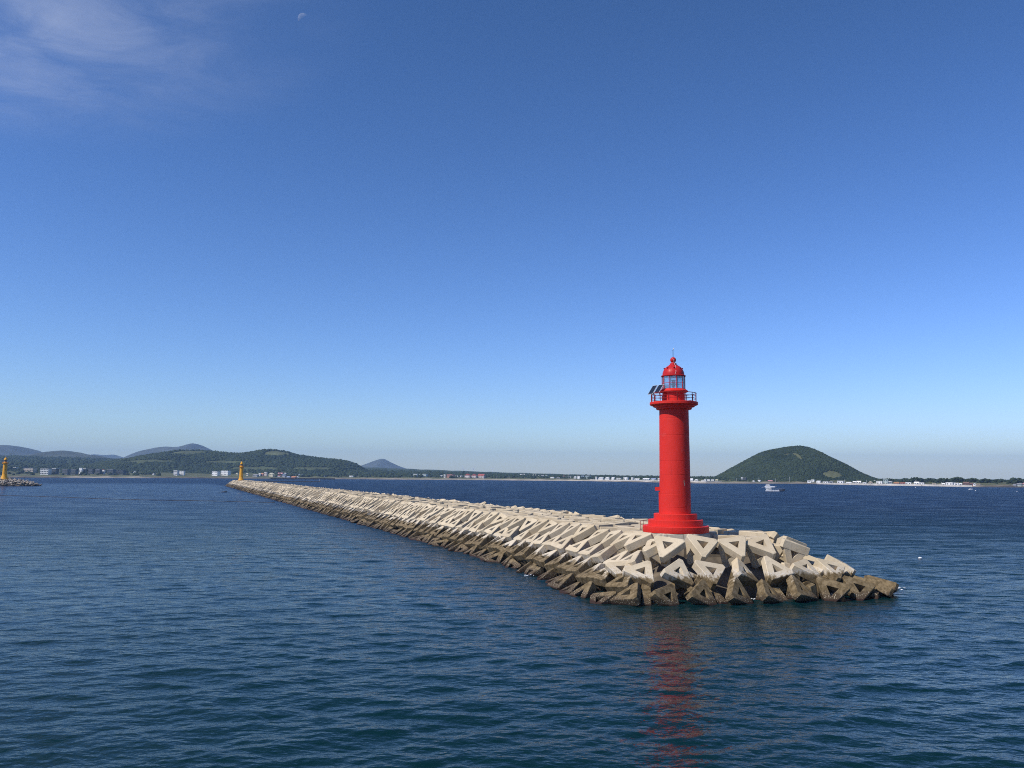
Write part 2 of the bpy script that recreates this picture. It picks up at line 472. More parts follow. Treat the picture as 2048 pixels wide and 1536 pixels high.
def mat_vc(name, scale, rough=0.9, dark=0.55, dist=1.0):
    g = NM(name); P = g.pos()
    n = g.noise(P, scale, 6, 0.65); n2 = g.noise(P, scale * 6, 4, 0.6)
    c = g.mix(g.rng(n, 0.35, 0.65, 0.0, 1.0), g.mix(1.0, g.attr('tint'), (dark, dark, dark), 'MULTIPLY'), g.attr('tint'))
    g.bsdf(c, rough, normal=g.bump(n2, 0.6, dist), spec=0.2)
    return g.m
M['land'] = mat_vc('shore_ground', 0.03, 0.9, 0.6)
o = link('shore_land', mesh_np('shore_land', np.array(V), np.array(F), M['land'], True, np.array(C)))
tag(o, 'low coastal land with rocky and sandy shore', None, None, 'structure')

M['hill'] = mat_vc('hill_ground', 0.012, 0.95, 0.6, 4.0)
M['tree'] = mat_vc('tree_foliage', 0.15, 0.9, 0.55, 1.0)

def vnoise(x, y, seed=0):
    rng = np.random.default_rng(seed); z = 0
    for i in range(5):
        f = 2.0 ** i; a = rng.uniform(0, 6.28, 4); th = rng.uniform(0, 6.28)
        z = z + (np.sin(f * (x * math.cos(th) + y * math.sin(th)) + a[0]) * np.cos(f * (y * math.cos(th) - x * math.sin(th)) * 0.9 + a[1])) / f ** 0.8
    return z / 2.2

ICO_V = None
def ico():
    import bmesh
    bm = bmesh.new(); bmesh.ops.create_icosphere(bm, subdivisions=1, radius=1.0)
    v = np.array([p.co[:] for p in bm.verts]); f = np.array([[q.index for q in t.verts] for t in bm.faces]); bm.free()
    return v, f
ICO_V, ICO_F = ico()                       # 12 verts, 20 faces
ICOS = []
for i in range(10):
    r_ = 1 + RNG.normal(0, 0.16, (len(ICO_V), 1)); ICOS.append(ICO_V * r_)

def woods(name, pts, sizes, cols, label):
    """pts (n,3) crown bases, one joined mass of crowns"""
    n = len(pts)
    pick = RNG.integers(0, len(ICOS), n); rot = RNG.uniform(0, 6.28, n)
    base = np.array(ICOS)[pick]
    c, s = np.cos(rot)[:, None], np.sin(rot)[:, None]
    x = base[..., 0] * c - base[..., 1] * s; y = base[..., 0] * s + base[..., 1] * c
    sz = sizes[:, None]
    hs_ = RNG.uniform(0.75, 1.15, n)[:, None]
    Vv = np.stack([pts[:, :1] + x * sz, pts[:, 1:2] + y * sz, pts[:, 2:3] + (base[..., 2] * 0.9 + 0.55) * sz * hs_], -1).reshape(-1, 3)
    Ff = (ICO_F[None] + (np.arange(n) * len(ICO_V))[:, None, None]).reshape(-1, 3)
    Cc = np.repeat(cols, len(ICO_V), 0)
    o = link(name, mesh_np(name, Vv, Ff, M['tree'], True, Cc))
    return tag(o, label, None, None, 'stuff')

GREEN_D = np.array([0.022, 0.038, 0.020]); GREEN_L = np.array([0.060, 0.082, 0.034]); OLIVE = np.array([0.15, 0.15, 0.07])
def tree_cols(n, f=None):
    f = RNG.random(n) ** 1.5 if f is None else f
    return GREEN_D[None] * (1 - f[:, None]) + GREEN_L[None] * f[:, None]

def hill(name, pts, D, W, label, base_col, trees=0, tree_sz=6.0, clear=None, rough=0.0, seed=1, pale=None):
    pts = [tuple(p) for p in pts]
    P = np.array([at(a, b, D) for a, b in pts])
    if trees: P[:, 2] -= tree_sz * 0.9
    P[:, 2] = np.maximum(P[:, 2], 0.5)
    x0, x1 = P[0, 0], P[-1, 0]
    nx, ny = 160, 40
    xs = np.linspace(x0, x1, nx); vs_ = np.linspace(-1, 1, ny)
    prof = np.interp(xs, P[:, 0], P[:, 2])
    k = np.ones(5) / 5; prof_s = np.convolve(np.pad(prof, 2, mode='edge'), k, 'valid')
    prof = 0.5 * prof + 0.5 * prof_s
    def zf(x, v):
        pr = np.interp(x, xs, prof)
        w = np.clip(1 - np.abs(v) ** 1.7, 0, 1)
        yy = v * W
        return pr * w + rough * pr * 0.16 * vnoise(x / W * 4.0, yy / W * 4.0, seed) * np.abs(v) * (1 - np.abs(v)) * 4
    X, Vv = np.meshgrid(xs, vs_)
    # keep the ridge line on the pixel directions at distance D; rows nearer or farther follow the same x
    Z = zf(X, Vv); Y = D + Vv * W
    VV = np.stack([X, Y, Z - 2 * (np.abs(Vv) > 0.99)], -1).reshape(-1, 3)
    idx = np.arange(nx * ny).reshape(ny, nx)
    F_ = np.stack([idx[:-1, :-1], idx[:-1, 1:], idx[1:, 1:], idx[1:, :-1]], -1).reshape(-1, 4)
    base = np.array(base_col)
    mott = np.clip(0.5 + 0.6 * vnoise(X / W * 7, Y / W * 7, seed + 5), 0, 1)
    cc = base[None, None] * (0.75 + 0.5 * mott[..., None])
    def isclear(x, v, z):
        if clear is None: return np.zeros_like(x)
        return clear(x, D + v * W, z)
    cl = isclear(X, Vv, Z)
    pc_ = OLIVE if pale is None else np.array(pale)
    cc = cc * (1 - cl[..., None]) + pc_[None, None] * cl[..., None]
    o = link(name, mesh_np(name, VV, F_, M['hill'], True, cc.reshape(-1, 3)))
    tag(o, label, None, None, 'structure')
    if trees:
        x = RNG.uniform(x0, x1, trees * 2); v = RNG.uniform(-0.97, 0.12, trees * 2)
        z = zf(x, v)
        ok = (z > 4) & (isclear(x, v, z) < 0.4)
        patch = vnoise(x / W * 6, v * 6, seed + 9)
        f = np.clip(0.35 + 0.45 * patch + RNG.normal(0, 0.18, len(x)), 0, 1)
        ok &= RNG.random(len(x)) < np.clip(1.15 - 0.35 * f, 0, 1)
        x, v, z, f = x[ok][:trees], v[ok][:trees], z[ok][:trees], f[ok][:trees]
        sz = tree_sz * RNG.uniform(0.55, 1.25, len(x))
        woods('hillside_woods', np.stack([x, D + v * W, z - sz * 0.35], -1), sz, tree_cols(len(x), f), 'dense woods covering ' + label.split(' with')[0])

def ell(cx, cy, rx, ry, D):
    a = at(cx, cy, D); sx_ = rx * D / FPX; sz_ = ry * D / FPX
    def f(x, y, z):
        # compare on the hill's own surface: x and height
        d = ((x - a[0]) / sx_) ** 2 + ((z - a[2]) / sz_) ** 2
        d = d + 0.55 * vnoise(x / sx_ * 2.2, z / sz_ * 2.2, int(cx))
        return np.clip((1.15 - d) / 0.35, 0, 1) * (y < D * 1.02)
    return f

FAR = (0.085, 0.095, 0.075)
hill('mountain', [(-260, 925), (-150, 903), (-60, 893), (-10, 890.5), (14, 890), (34, 893), (50, 900), (66, 908), (84, 914), (110, 918), (200, 932)], 6200, 900, 'distant rounded blue mountain with a broad flat top', FAR, rough=0.6, seed=2)
hill('mountain', [(40, 930), (60, 909), (72, 905.5), (82, 906), (92, 912), (110, 918), (140, 932)], 8800, 700, 'far pale hump behind the rounded mountain', FAR, seed=3)
hill('mountain', [(0, 938), (40, 926), (75, 915), (95, 907), (115, 902.5), (130, 901), (143, 903), (152, 905), (160, 907), (175, 909), (192, 911), (207, 915), (225, 920), (250, 928), (290, 938)], 4600, 700, 'low dark blue mountain with a long shoulder', (0.075, 0.085, 0.06), rough=0.6, seed=4)
hill('mountain', [(150, 930), (180, 912), (190, 908.5), (200, 909.5), (214, 910), (226, 909), (238, 914), (255, 916.5), (280, 918), (330, 932)], 9000, 800, 'far pale ridge between two mountains', FAR, seed=5)
hill('mountain', [(230, 934), (268, 918), (290, 909), (305, 900), (320, 895), (335, 893), (350, 894), (365, 893), (378, 889), (386, 886.3), (393, 888), (405, 895), (418, 901), (440, 912), (480, 932)], 7000, 900, 'blue twin-peaked mountain with a pointed summit', FAR, rough=0.5, seed=6)
hill('mountain', [(680, 950), (705, 938), (722, 932), (740, 925), (757, 919), (764, 917.3), (769, 918), (780, 924), (797, 932), (815, 938), (845, 950)], 8000, 700, 'blue cone-shaped mountain beyond the flat coast', FAR, rough=0.4, seed=7)
cE = [ell(560, 906, 26, 7, 2700), ell(390, 906, 40, 6, 2700), ell(340, 925, 55, 4, 2650), ell(480, 926, 50, 4, 2650), ell(540, 938, 50, 4, 2600), ell(640, 938, 40, 4, 2600)]
hill('hill', [(150, 946), (200, 933), (240, 920), (270, 917), (300, 911), (330, 905), (345, 903), (370, 900), (385, 899), (410, 901), (440, 904), (465, 906), (480, 907), (500, 905), (520, 901), (535, 898.5), (550, 899), (570, 902), (590, 908), (620, 913), (650, 917), (675, 919), (695, 922), (710, 928), (722, 935), (750, 950)],
     2750, 420, 'long wooded green hill with grassy clearings', (0.055, 0.075, 0.035), 15000, 5.0,
     lambda x, y, z: np.clip(cE[0](x, y, z) + cE[1](x, y, z) * 0.7 + 0.5 * (cE[2](x, y, z) + cE[3](x, y, z) + cE[4](x, y, z) + cE[5](x, y, z)), 0, 1), 0.9, 8, (0.13, 0.145, 0.065))
cH = [ell(1660, 949, 20, 8, 1720), ell(1584, 904, 9, 6, 1760), ell(1600, 912, 6, 8, 1760)]
hill('hill', [(1405, 970), (1428, 958), (1436, 953), (1445, 947), (1460, 939), (1480, 928), (1500, 917), (1520, 906), (1540, 900), (1560, 896), (1580, 893), (1600, 891.5), (1614, 894), (1631, 901), (1649, 911), (1668, 921), (1687, 933.5), (1704, 945), (1719, 954), (1730, 961), (1742, 970)],
     1850, 165, 'steep wooded volcanic hill with a small grassy clearing', (0.045, 0.06, 0.03), 21000, 2.5,
     lambda x, y, z: np.clip(cH[0](x, y, z) + 1.0 * cH[1](x, y, z) + 0.8 * cH[2](x, y, z), 0, 1), 0.45, 9, (0.115, 0.12, 0.058))

# woods on the coastal plain
def plain_woods(n, pxa, pxb, t0, t1, sz, label, power=1.0, gap=0.0, seed=0, top=None):
    px = RNG.uniform(pxa, pxb, n); t = t0 + (t1 - t0) * RNG.random(n) ** power
    m = vnoise(px * 0.045, t * 0.012, seed)
    ok = m > gap
    px, t, m = px[ok], t[ok], m[ok]
    pts = np.array([land_pt(a, b) for a, b in zip(px, t)])
    s = sz * RNG.uniform(0.55, 1.25, len(px)) * np.clip(0.8 + 0.35 * m, 0.6, 1.2)
    f = np.clip(0.3 + 0.4 * vnoise(px * 0.08, t * 0.02, seed + 4) + RNG.normal(0, 0.16, len(px)), 0, 1)
    pts[:, 2] -= 0.2 * s
    woods('coastal_woods', pts, s, tree_cols(len(px), f), label)
plain_woods(5200, -300, 330, 130, 2200, 7.0, 'dark woods on the plain below the mountains', 0.8, -0.75, 21)
plain_woods(4200, 560, 1010, 110, 1000, 6.0, 'dark woods along the flat coast below the cone mountain', 0.8, -0.6, 22)
plain_woods(3400, 1000, 1445, 120, 1000, 4.6, 'thin dark woods behind the white seaside village', 0.8, -0.4, 23)
plain_woods(900, 1425, 1770, 70, 170, 2.8, 'scattered trees at the foot of the volcanic hill', 1.0, -0.2, 24)
def pine_belt():
    pts = []; sz = []
    x = 1738.0
    while x < 2420:
        w = random.uniform(16, 46); top = random.uniform(11.5, 14.5) if x > 1790 else random.uniform(10.5, 13)
        t = random.uniform(120, 190)
        for k in range(int(w * 5)):
            u = random.uniform(-1, 1); px = x + u * w * 0.55
            X, Y, z = land_pt(px, t + random.uniform(-30, 30))
            hgt = top * math.sqrt(max(0.05, 1 - (u * 0.92) ** 2)) * 0.98
            zz = z + (hgt - z) * random.random() ** 0.6 if hgt > z else z
            s = random.uniform(1.3, 2.6)
            pts.append((X, Y, zz - s)); sz.append(s)
        x += w * 0.72
    pts = np.array(pts); sz = np.array(sz)
    woods('pine_belt', pts, sz, tree_cols(len(pts), np.clip(RNG.normal(0.25, 0.2, len(pts)), 0, 1)), 'belt of rounded coastal pines behind the beach houses')
pine_belt()

# ------------------------------------------------------------------ breakwater core
S_FAR = 748.0
# matched lines: waterline (toe) and crest edge, from the far end along the harbour side, round the head, back along the sea side
TOE = [(0.0, S_FAR), (0.0, 30.0), (-1.6, 9.0), (-3.6, -1.5), (-3.4, -8.0), (0.3, -9.9), (7.0, -11.0), (14.6, -11.9), (22.4, -12.7), (26.7, -11.4), (26.6, -4.0), (26.0, 12.0), (25.7, S_FAR)]
CRE = [(7.2, S_FAR), (7.2, 30.0), (6.6, 9.0), (5.6, -1.5), (5.2, -4.2), (5.9, -5.0), (9.0, -5.4), (13.2, -5.8), (16.0, -6.2), (17.0, -5.4), (18.2, -1.0), (19.0, 12.0), (19.0, S_FAR)]
Z_CR = 4.95
def toe3(k, z=0.0): a = ps(*TOE[k]); return np.array([a[0], a[1], z])
def cre3(k, z=Z_CR): a = ps(*CRE[k]); return np.array([a[0], a[1], z])

def build_core():
    n = len(TOE); V = []; F = []
    ctr = ps(12.5, 0)
    for k in range(n):
        t = np.array(TOE[k]); c = np.array(CRE[k])
        w = c - t; L = np.linalg.norm(w); w = w / L
        a = ps(*(t - w * 3.0)); b = ps(*(t + w * 2.4)); e = ps(*(c + w * 1.3)); h = ps(*(c + w * 1.6))
        V += [(a[0], a[1], -4.5), (b[0], b[1], -0.9), (e[0], e[1], 3.3), (h[0], h[1], 4.3)]
    for k in range(n - 1):
        for j in range(3):
            F.append((k * 4 + j, (k + 1) * 4 + j, (k + 1) * 4 + j + 1, k * 4 + j + 1))
    m = n // 2
    for k in range(m):                        # deck, strips between the two crest lines
        a, b, c, d = k * 4 + 3, (k + 1) * 4 + 3, (n - 2 - k) * 4 + 3, (n - 1 - k) * 4 + 3
        if b != c: F.append((d, c, b, a)[::-1] if False else (a, b, c, d))
    F.append((0, 1, 2, 3, (n - 1) * 4 + 3, (n - 1) * 4 + 2, (n - 1) * 4 + 1, (n - 1) * 4))
    o = link('breakwater', mesh_np('breakwater', V, F, M['core']))
    tag(o, 'long concrete breakwater mound buried under pale triangular armour blocks', 'breakwater')
build_core()

# ------------------------------------------------------------------ armour blocks
SIDE, BARW, TH, CUT, CHF = 3.4, 0.66, 0.80, 0.36, 0.05
def frame_geo(side, w, th, cut, chf, simple=False):
    """hollow triangular frame in the XY plane, centroid at 0, apex up; truncated corners, chamfered edges"""
    hgt = side * math.sqrt(3) / 2
    tri = [np.array([-side / 2, -hgt / 3]), np.array([side / 2, -hgt / 3]), np.array([0, 2 * hgt / 3])]
    rin = hgt / 3
    def outer(ins):
        k = (rin - ins) / rin; ps_ = [p * k for p in tri]; c = cut
        out = []
        for i in range(3):
            p, a, b = ps_[i], ps_[(i - 1) % 3], ps_[(i + 1) % 3]
            out.append(p + (a - p) / np.linalg.norm(a - p) * c); out.append(p + (b - p) / np.linalg.norm(b - p) * c)
        return out
    inner = [p * (rin - w) / rin for p in tri]
    z = th / 2
    V = []
    def addl(l, zz):
        s = len(V); V.extend([(p[0], p[1], zz) for p in l]); return s
    F = []
    if simple:
        of, ob = addl(outer(0), z), addl(outer(0), -z); mids = [of, ob]
    else:
        of = addl(outer(chf), z); m1 = addl(outer(0), z - chf); m2 = addl(outer(0), -z + chf); ob = addl(outer(chf), -z); mids = [of, m1, m2, ob]
    fi, bi = addl(inner, z), addl(inner, -z)
    for i in range(3):
        a, b = 2 * i, 2 * i + 1; nx = (2 * i + 2) % 6
        F.append((of + a, of + b, fi + i)); F.append((of + b, of + nx, fi + (i + 1) % 3, fi + i))
        F.append((ob + b, ob + a, bi + i)); F.append((ob + nx, ob + b, bi + i, bi + (i + 1) % 3))
        j = (i + 1) % 3
        F.append((fi + i, fi + j, bi + j, bi + i))
    for p, q in zip(mids[:-1], mids[1:]):
        for i in range(6):
            j = (i + 1) % 6
            F.append((p + i, q + i, q + j, p + j))
    return np.array(V), F

def block_geo(edge, simple=False, wing=True):
    """front frame in XY; wing frame standing inwards (-Z) from one of its edges"""
    V, F = frame_geo(SIDE, BARW, TH, CUT, CHF, simple)
    if not wing: return V, F
    W, G = frame_geo(SIDE * 0.93, BARW * 0.95, BARW * 0.9, CUT, CHF, simple)
    hgt = SIDE * math.sqrt(3) / 2; h2 = SIDE * 0.93 * math.sqrt(3) / 2
    # wing: its x stays along the edge, its y turns to -Z, base edge just under the front face
    yy = W[:, 1] + h2 / 3
    W3 = np.stack([W[:, 0], -hgt / 3 + BARW / 2 + W[:, 2], TH / 2 - 0.06 - yy], -1)
    a = edge * 2 * math.pi / 3
    c, s = math.cos(a), math.sin(a)
    W3 = np.stack([W3[:, 0] * c - W3[:, 1] * s, W3[:, 0] * s + W3[:, 1] * c, W3[:, 2]], -1)
    n = len(V)
    return np.vstack([V, W3]), F + [tuple(i + n for i in f) for f in G]

BLOCKS = [mesh_np('armour_block', *block_geo(e), M['armour']) for e in range(3)]
SIMPLE = [block_geo(e, True) for e in range(3)]

PLACED = []      # (row, order, location, 3x3 axes, edge)
def rotm(axis, a):
    return np.array(Matrix.Rotation(a, 3, Vector(axis)))
def place(row, order, loc, t, u, n, spin, edge, tilt=7, lift=0.0, yaw=0.0):
    A = np.stack([t, u, n], -1) @ rotm((0, 1, 0), yaw)
    A = A @ rotm((0, 0, 1), spin + R(random.gauss(0, 4))) @ rotm((1, 0, 0), R(random.gauss(0, tilt))) @ rotm((0, 1, 0), R(random.gauss(0, tilt)))
    PLACED.append((row, order, np.asarray(loc) + n * lift + np.array([random.gauss(0, 0.07) for _ in range(3)]), A, edge))

def unit(v): return v / np.linalg.norm(v)
def path_row(row, ks, frac, pitch, spin, start=0.0, tilt=7, lift=0.0, filler=None, stop=1e9, yaw=None):
    """blocks along the slope at height fraction frac; ks = indices of the line, walked in that order"""
    P = [toe3(k) * (1 - frac) + cre3(k) * frac for k in ks]
    Sl = [unit(cre3(k) - toe3(k)) for k in ks]
    acc = start; i = 0; done = 0.0; order = 0
    segs = [np.linalg.norm(P[j + 1] - P[j]) for j in range(len(P) - 1)]
    tot = sum(segs)
    while acc < min(tot, stop):
        i = 0; r = acc
        while i < len(segs) - 1 and r > segs[i]: r -= segs[i]; i += 1
        f = r / segs[i]
        p = P[i] * (1 - f) + P[i + 1] * f
        u = unit(Sl[i] * (1 - f) + Sl[i + 1] * f)
        t = unit(P[i + 1] - P[i])
        n = unit(np.cross(t, u))
        if n[2] < 0: t = -t; n = -n
        t = unit(np.cross(u, n))
        order += 1
        sp = spin(order) if callable(spin) else spin
        yw = R(yaw(order)) if yaw else 0.0
        # a block turned on its heel shows the ridge where its two frames meet
        eg = random.choice((0, 1, 2)) if abs(yw) < 0.3 else (1 if yw > 0 else 2)
        place(row, order, p, t, u, n, sp, eg, tilt, lift + random.gauss(0, 0.08), yw)
        if filler and random.random() < filler:
            q = p + t * pitch * 0.5 * (1 if random.random() < .5 else -1) + u * random.uniform(-0.2, 0.4) - n * 1.25
            place(row + '_under', order, q, n * -1, u, t, R(random.uniform(-25, 25)) + (R(180) if random.random() < .4 else 0), random.choice((0, 1, 2)), 10)
        acc += pitch * random.uniform(0.93, 1.07)

UPR, INV = 0.0, math.pi
HARB = [4, 3, 2, 1, 0]            # harbour slope, walked from the front corner to the far end
FRONT = [4, 5, 6, 7, 8, 9]        # head face, harbour corner to sea corner
SEA = [9, 10, 11, 12]
path_row('waterline row of the harbour slope', HARB, 0.02, 3.55, lambda k: UPR + R(random.choice((0, 0, 8, -8, 60))), 1.6, 8, -0.15, None)
path_row('second row of the harbour slope', HARB, 0.30, 3.6, UPR, 0.8, 4, 0.1, 0.3)
path_row('third row of the harbour slope', HARB, 0.58, 3.6, UPR, 2.2, 4, 0.15, 0.35)
path_row('top row of the harbour slope', HARB, 0.87, 3.6, INV, 1.0, 4, 0.2, 0.3)
path_row('waterline row of the head face', FRONT, 0.10, 3.25, UPR, 1.2, 4, 0.2, 0.6, 1e9, lambda k: random.choice((-26, 22, 28, 6, -8)))
path_row('middle row of the head face', FRONT, 0.46, 3.2, lambda k: UPR if k % 3 else INV, 0.4, 4, 0.15, 0.6, 1e9, lambda k: random.choice((-12, 0, 10, 24)))
path_row('top row of the head face', FRONT, 0.86, 3.15, INV, 0.8, 4.5, 0.2, 0.6)
path_row('waterline row of the sea slope', SEA, 0.10, 3.5, UPR, 1.0, 7, 0.0, None, 40)
path_row('middle row of the sea slope', SEA, 0.46, 3.5, UPR, 0.6, 7, 0.1, None, 40)
path_row('top row of the sea slope', SEA, 0.86, 3.5, INV, 1.4, 7, 0.2, None)
# crest: frames lying flat in long rows
for ri, p in enumerate((8.6, 11.6, 14.7, 17.7)):
    s = -3.6 + 0.9 * ri * (ri % 2); order = 0
    name = 'row of flat blocks on the crest, ' + ('beside harbour slope', 'second from harbour', 'third from harbour', 'along sea edge')[ri]
    while s < S_FAR - 2:
        a = ps(p + random.gauss(0, 0.15), s)
        if math.hypot(a[0] - LX, a[1] - LY) > 5.2 and math.hypot(p - 10, s - 730) > 6:
            order += 1
            t = np.array([DV[0], DV[1], 0]); u = np.array([-QV[0], -QV[1], 0]); n = np.array([0, 0, 1.0])
            place(name, order, (a[0], a[1], Z_CR - 0.05 + random.gauss(0, 0.06)), t, u, n, random.choice((0, math.pi, math.pi, R(90), R(-30))), random.choice((0, 1, 2)), 2.2)
        s += 3.35 * random.uniform(0.94, 1.08)

ORD1 = ['first', 'second', 'third', 'fourth', 'fifth', 'sixth', 'seventh', 'eighth', 'ninth', 'tenth', 'eleventh', 'twelfth', 'thirteenth', 'fourteenth', 'fifteenth', 'sixteenth', 'seventeenth', 'eighteenth', 'nineteenth']
TENS = {20: 'twent', 30: 'thirt', 40: 'fort', 50: 'fift', 60: 'sixt', 70: 'sevent', 80: 'eight', 90: 'ninet'}
def ordinal(k):
    if k < 20: return ORD1[k - 1]
    if k >= 100: return 'hundred-and-' + (ordinal(k - 100) if k > 100 else 'zeroth')
    t = TENS[k // 10 * 10]
    return t + 'ieth' if k % 10 == 0 else t + 'y-' + ORD1[k % 10 - 1]

def block_rank(b):
    row, order, loc, A, e = b
    d = math.hypot(loc[0], loc[1])
    if '_under' in row: d *= 1.25
    if 'sea slope' in row and order > 4: d += 400
    if 'sea edge' in row: d *= 1.1
    return d
PLACED.sort(key=block_rank)
SHAPE = {'waterline row of the harbour slope': 'barnacled brown triangular block', 'second row of the harbour slope': 'brown-footed triangular block',
         'third row of the harbour slope': 'pale triangular block', 'top row of the harbour slope': 'pale point-down triangular block',
         'waterline row of the head face': 'dark algae-brown triangular block', 'middle row of the head face': 'half-stained triangular block',
         'top row of the head face': 'clean pale point-down triangular block'}
FROM = {'harbour slope': 'from the near corner', 'head face': 'from the harbour corner', 'sea slope': 'back from the sea corner'}
def block_label(row, order):
    under = row.endswith('_under'); r = row.replace('_under', '')
    if 'crest' in r:
        return 'pale flat block, %s from lighthouse, crest row %s' % (ordinal(order), r.split(', ')[1])
    k = [v for a, v in FROM.items() if a in r][0]
    if under:
        return 'wedged block beside the %s one %s, %s' % (ordinal(order), k.replace('the ', ''), r.replace(' of the', ' of'))
    return '%s, %s %s, %s' % (SHAPE.get(r, 'triangular concrete block'), ordinal(order), k, r.replace(' of the', ' of'))
NEAR = [b for b in PLACED if 'sea slope' not in b[0] or b[1] <= 4]
NEAR = NEAR[:300]
ids = set(id(b) for b in NEAR)
REST = [b for b in PLACED if id(b) not in ids]
for row, order, loc, A, e in NEAR:
    o = link('armour_block', BLOCKS[e])
    m4 = np.eye(4); m4[:3, :3] = A; m4[:3, 3] = loc
    o.matrix_world = Matrix(m4.tolist())
    tag(o, block_label(row, order), 'concrete block', 'triangular concrete armour blocks on the breakwater')
def build_rest():
    Vs = []; Fs = []; n = 0
    for row, order, loc, A, e in REST:
        V, F = SIMPLE[e]
        Vs.append(V @ A.T + loc)
        Fs += [tuple(i + n for i in f) for f in F]; n += len(V)
    o = link('far_armour_blocks', mesh_np('far_armour_blocks', np.vstack(Vs), Fs, M['armour']))
    tag(o, 'far armour blocks covering the rest of the long breakwater', None, None, 'stuff')
build_rest()

# ------------------------------------------------------------------ red lighthouse
def wedge_ring(mb, r0, r1, z0, z1, a0, a1, n=40):
    vs = []; fs = []
    for i in range(n + 1):
        a = a0 + (a1 - a0) * i / n
        for r, z in ((r0, z0), (r1, z0), (r1, z1), (r0, z1)): vs.append((r * math.cos(a), r * math.sin(a), z))
    for i in range(n):
        for j in range(4):
            fs.append((i * 4 + j, i * 4 + (j + 1) % 4, (i + 1) * 4 + (j + 1) % 4, (i + 1) * 4 + j))
    mb.add(vs, fs)

ZP = 5.5
view_a = math.atan2(-LY, -LX)            # from the tower towards the ship
pl = MB(); pl.lathe([(3.55, 3.2), (3.55, 5.40), (3.42, 5.496)], 8, view_a + R(22.5 + 4))
o = pl.build('concrete_base', M['concrete'], loc=(LX, LY, 0))
tag(o, 'stained eight-sided concrete base under the red lighthouse', 'base slab')

LH = empty('lighthouse', (LX, LY, ZP), 0, 'tall red lighthouse with glass lantern at the near end of the breakwater', 'lighthouse', None)
def rel(z): return z - ZP
mb = MB()
mb.lathe([(3.28, 0), (3.30, 0.05), (3.30, 0.60), (3.26, 0.64)], 80); mb.build('step', M['red'], LH, auto=35)
mb = MB(); mb.lathe([(2.74, 0.645), (2.74, 1.20), (2.70, 1.24)], 72); mb.build('step', M['red'], LH, auto=35)
mb = MB(); mb.lathe([(2.17, 1.245), (2.17, 1.80), (2.13, 1.84)], 64); mb.build('step', M['red'], LH, auto=35)
# shaft with shallow casting joints
prof = []
z0, z1 = 1.845, rel(17.93)
joints = [z0 + t for t in (0.62, 1.95, 3.9, 5.3, 7.9, 9.6)]
def rad(z): return 1.575 + (1.485 - 1.575) * min(1, max(0, (z - z0) / (z1 - z0)))
prof.append((rad(z0), z0))
for j in joints:
    if j > z1 - 0.3: break
    prof += [(rad(j), j - 0.03), (rad(j) - 0.011, j - 0.014), (rad(j) - 0.011, j + 0.014), (rad(j), j + 0.03)]
prof.append((rad(z1), z1))
mb = MB(); mb.lathe(prof, 72); mb.build('tower', M['red'], LH, auto=30)
# chipped paint scar on the shaft
ca = view_a + R(36)
mb = MB(); rr = rad(rel(10.4)) + 0.006
sc_pts = [(-.07, .26), (-.02, .30), (.03, .2), (.02, .05), (.09, -.08), (.10, -.26), (.05, -.30), (.0, -.12), (-.05, .02), (-.04, .14)]
mb.add([(rr * math.cos(ca + u / rr), rr * math.sin(ca + u / rr), rel(10.4) + v) for u, v in sc_pts], [tuple(range(len(sc_pts)))])
mb.build('bare_patch', plain('bare_plaster', (0.45, 0.36, 0.26), 0.8), LH)
# cornice tiers and gallery slab
mb = MB(); mb.lathe([(1.74, rel(17.90)), (1.82, rel(17.96)), (1.82, rel(18.10)), (2.06, rel(18.16)), (2.12, rel(18.2)), (2.12, rel(18.33))], 72); mb.build('cornice', M['red'], LH, auto=35)
mb = MB(); mb.lathe([(2.36, rel(18.333)), (2.45, rel(18.40)), (2.45, rel(18.63)), (2.41, rel(18.66))], 72); mb.build('gallery_floor', M['red'], LH, auto=35)
# railing round the gallery
zg = rel(18.66); RR_ = 2.28
posts = 16
for i in range(posts):
    a = view_a + R(9) + 2 * math.pi * i / posts
    mb = MB(); mb.tube([(RR_ * math.cos(a), RR_ * math.sin(a), zg), (RR_ * math.cos(a), RR_ * math.sin(a), zg + 0.9)], 0.034 if i % 4 else 0.05, 8)
    mb.build('rail_post', M['rail'], LH, auto=40)
for hz, rr in ((0.90, 0.036), (0.60, 0.022), (0.32, 0.022)):
    mb = MB(); mb.tube([(RR_ * math.cos(2 * math.pi * k / 64), RR_ * math.sin(2 * math.pi * k / 64), zg + hz) for k in range(64)], rr, 8, True)
    mb.build('handrail', M['rail'], LH, auto=40)
# watch room drum, sill, lantern
mb = MB(); mb.lathe([(1.14, zg), (1.14, rel(19.72))], 64); drum = mb.build('watch_room', M['red'], LH, auto=30)
mb = MB(); da = view_a - R(34)  # darker red arch standing in for the sill's shadow on the drum
dv = [(u, v) for u, v in [(-.32, 0), (.32, 0), (.32, .55)] + [(.32 * math.cos(q), .55 + .25 * math.sin(q)) for q in np.linspace(0.3, 2.84, 7)] + [(-.32, .55)]]
for rr_, fl in ((1.165, 0),):
    nn = len(dv)
    vs = [(rr_ * math.cos(da + u / rr_), rr_ * math.sin(da + u / rr_), zg + 0.02 + v) for u, v in dv] + [(1.10 * math.cos(da + u / rr_), 1.10 * math.sin(da + u / rr_), zg + 0.02 + v) for u, v in dv]
    mb.add(vs, [tuple(range(nn))] + [(i, i + nn, (i + 1) % nn + nn, (i + 1) % nn) for i in range(nn)])
mb.build('sill_shadow_arch', M['red_metal'], LH)
mb = MB(); mb.lathe([(1.36, rel(19.68)), (1.47, rel(19.73)), (1.47, rel(19.82)), (1.24, rel(19.99)), (1.24, rel(20.02))], 64); mb.build('lantern_sill', M['red'], LH, auto=35)
NP = 10; zl0, zl1 = rel(20.02), rel(21.32)
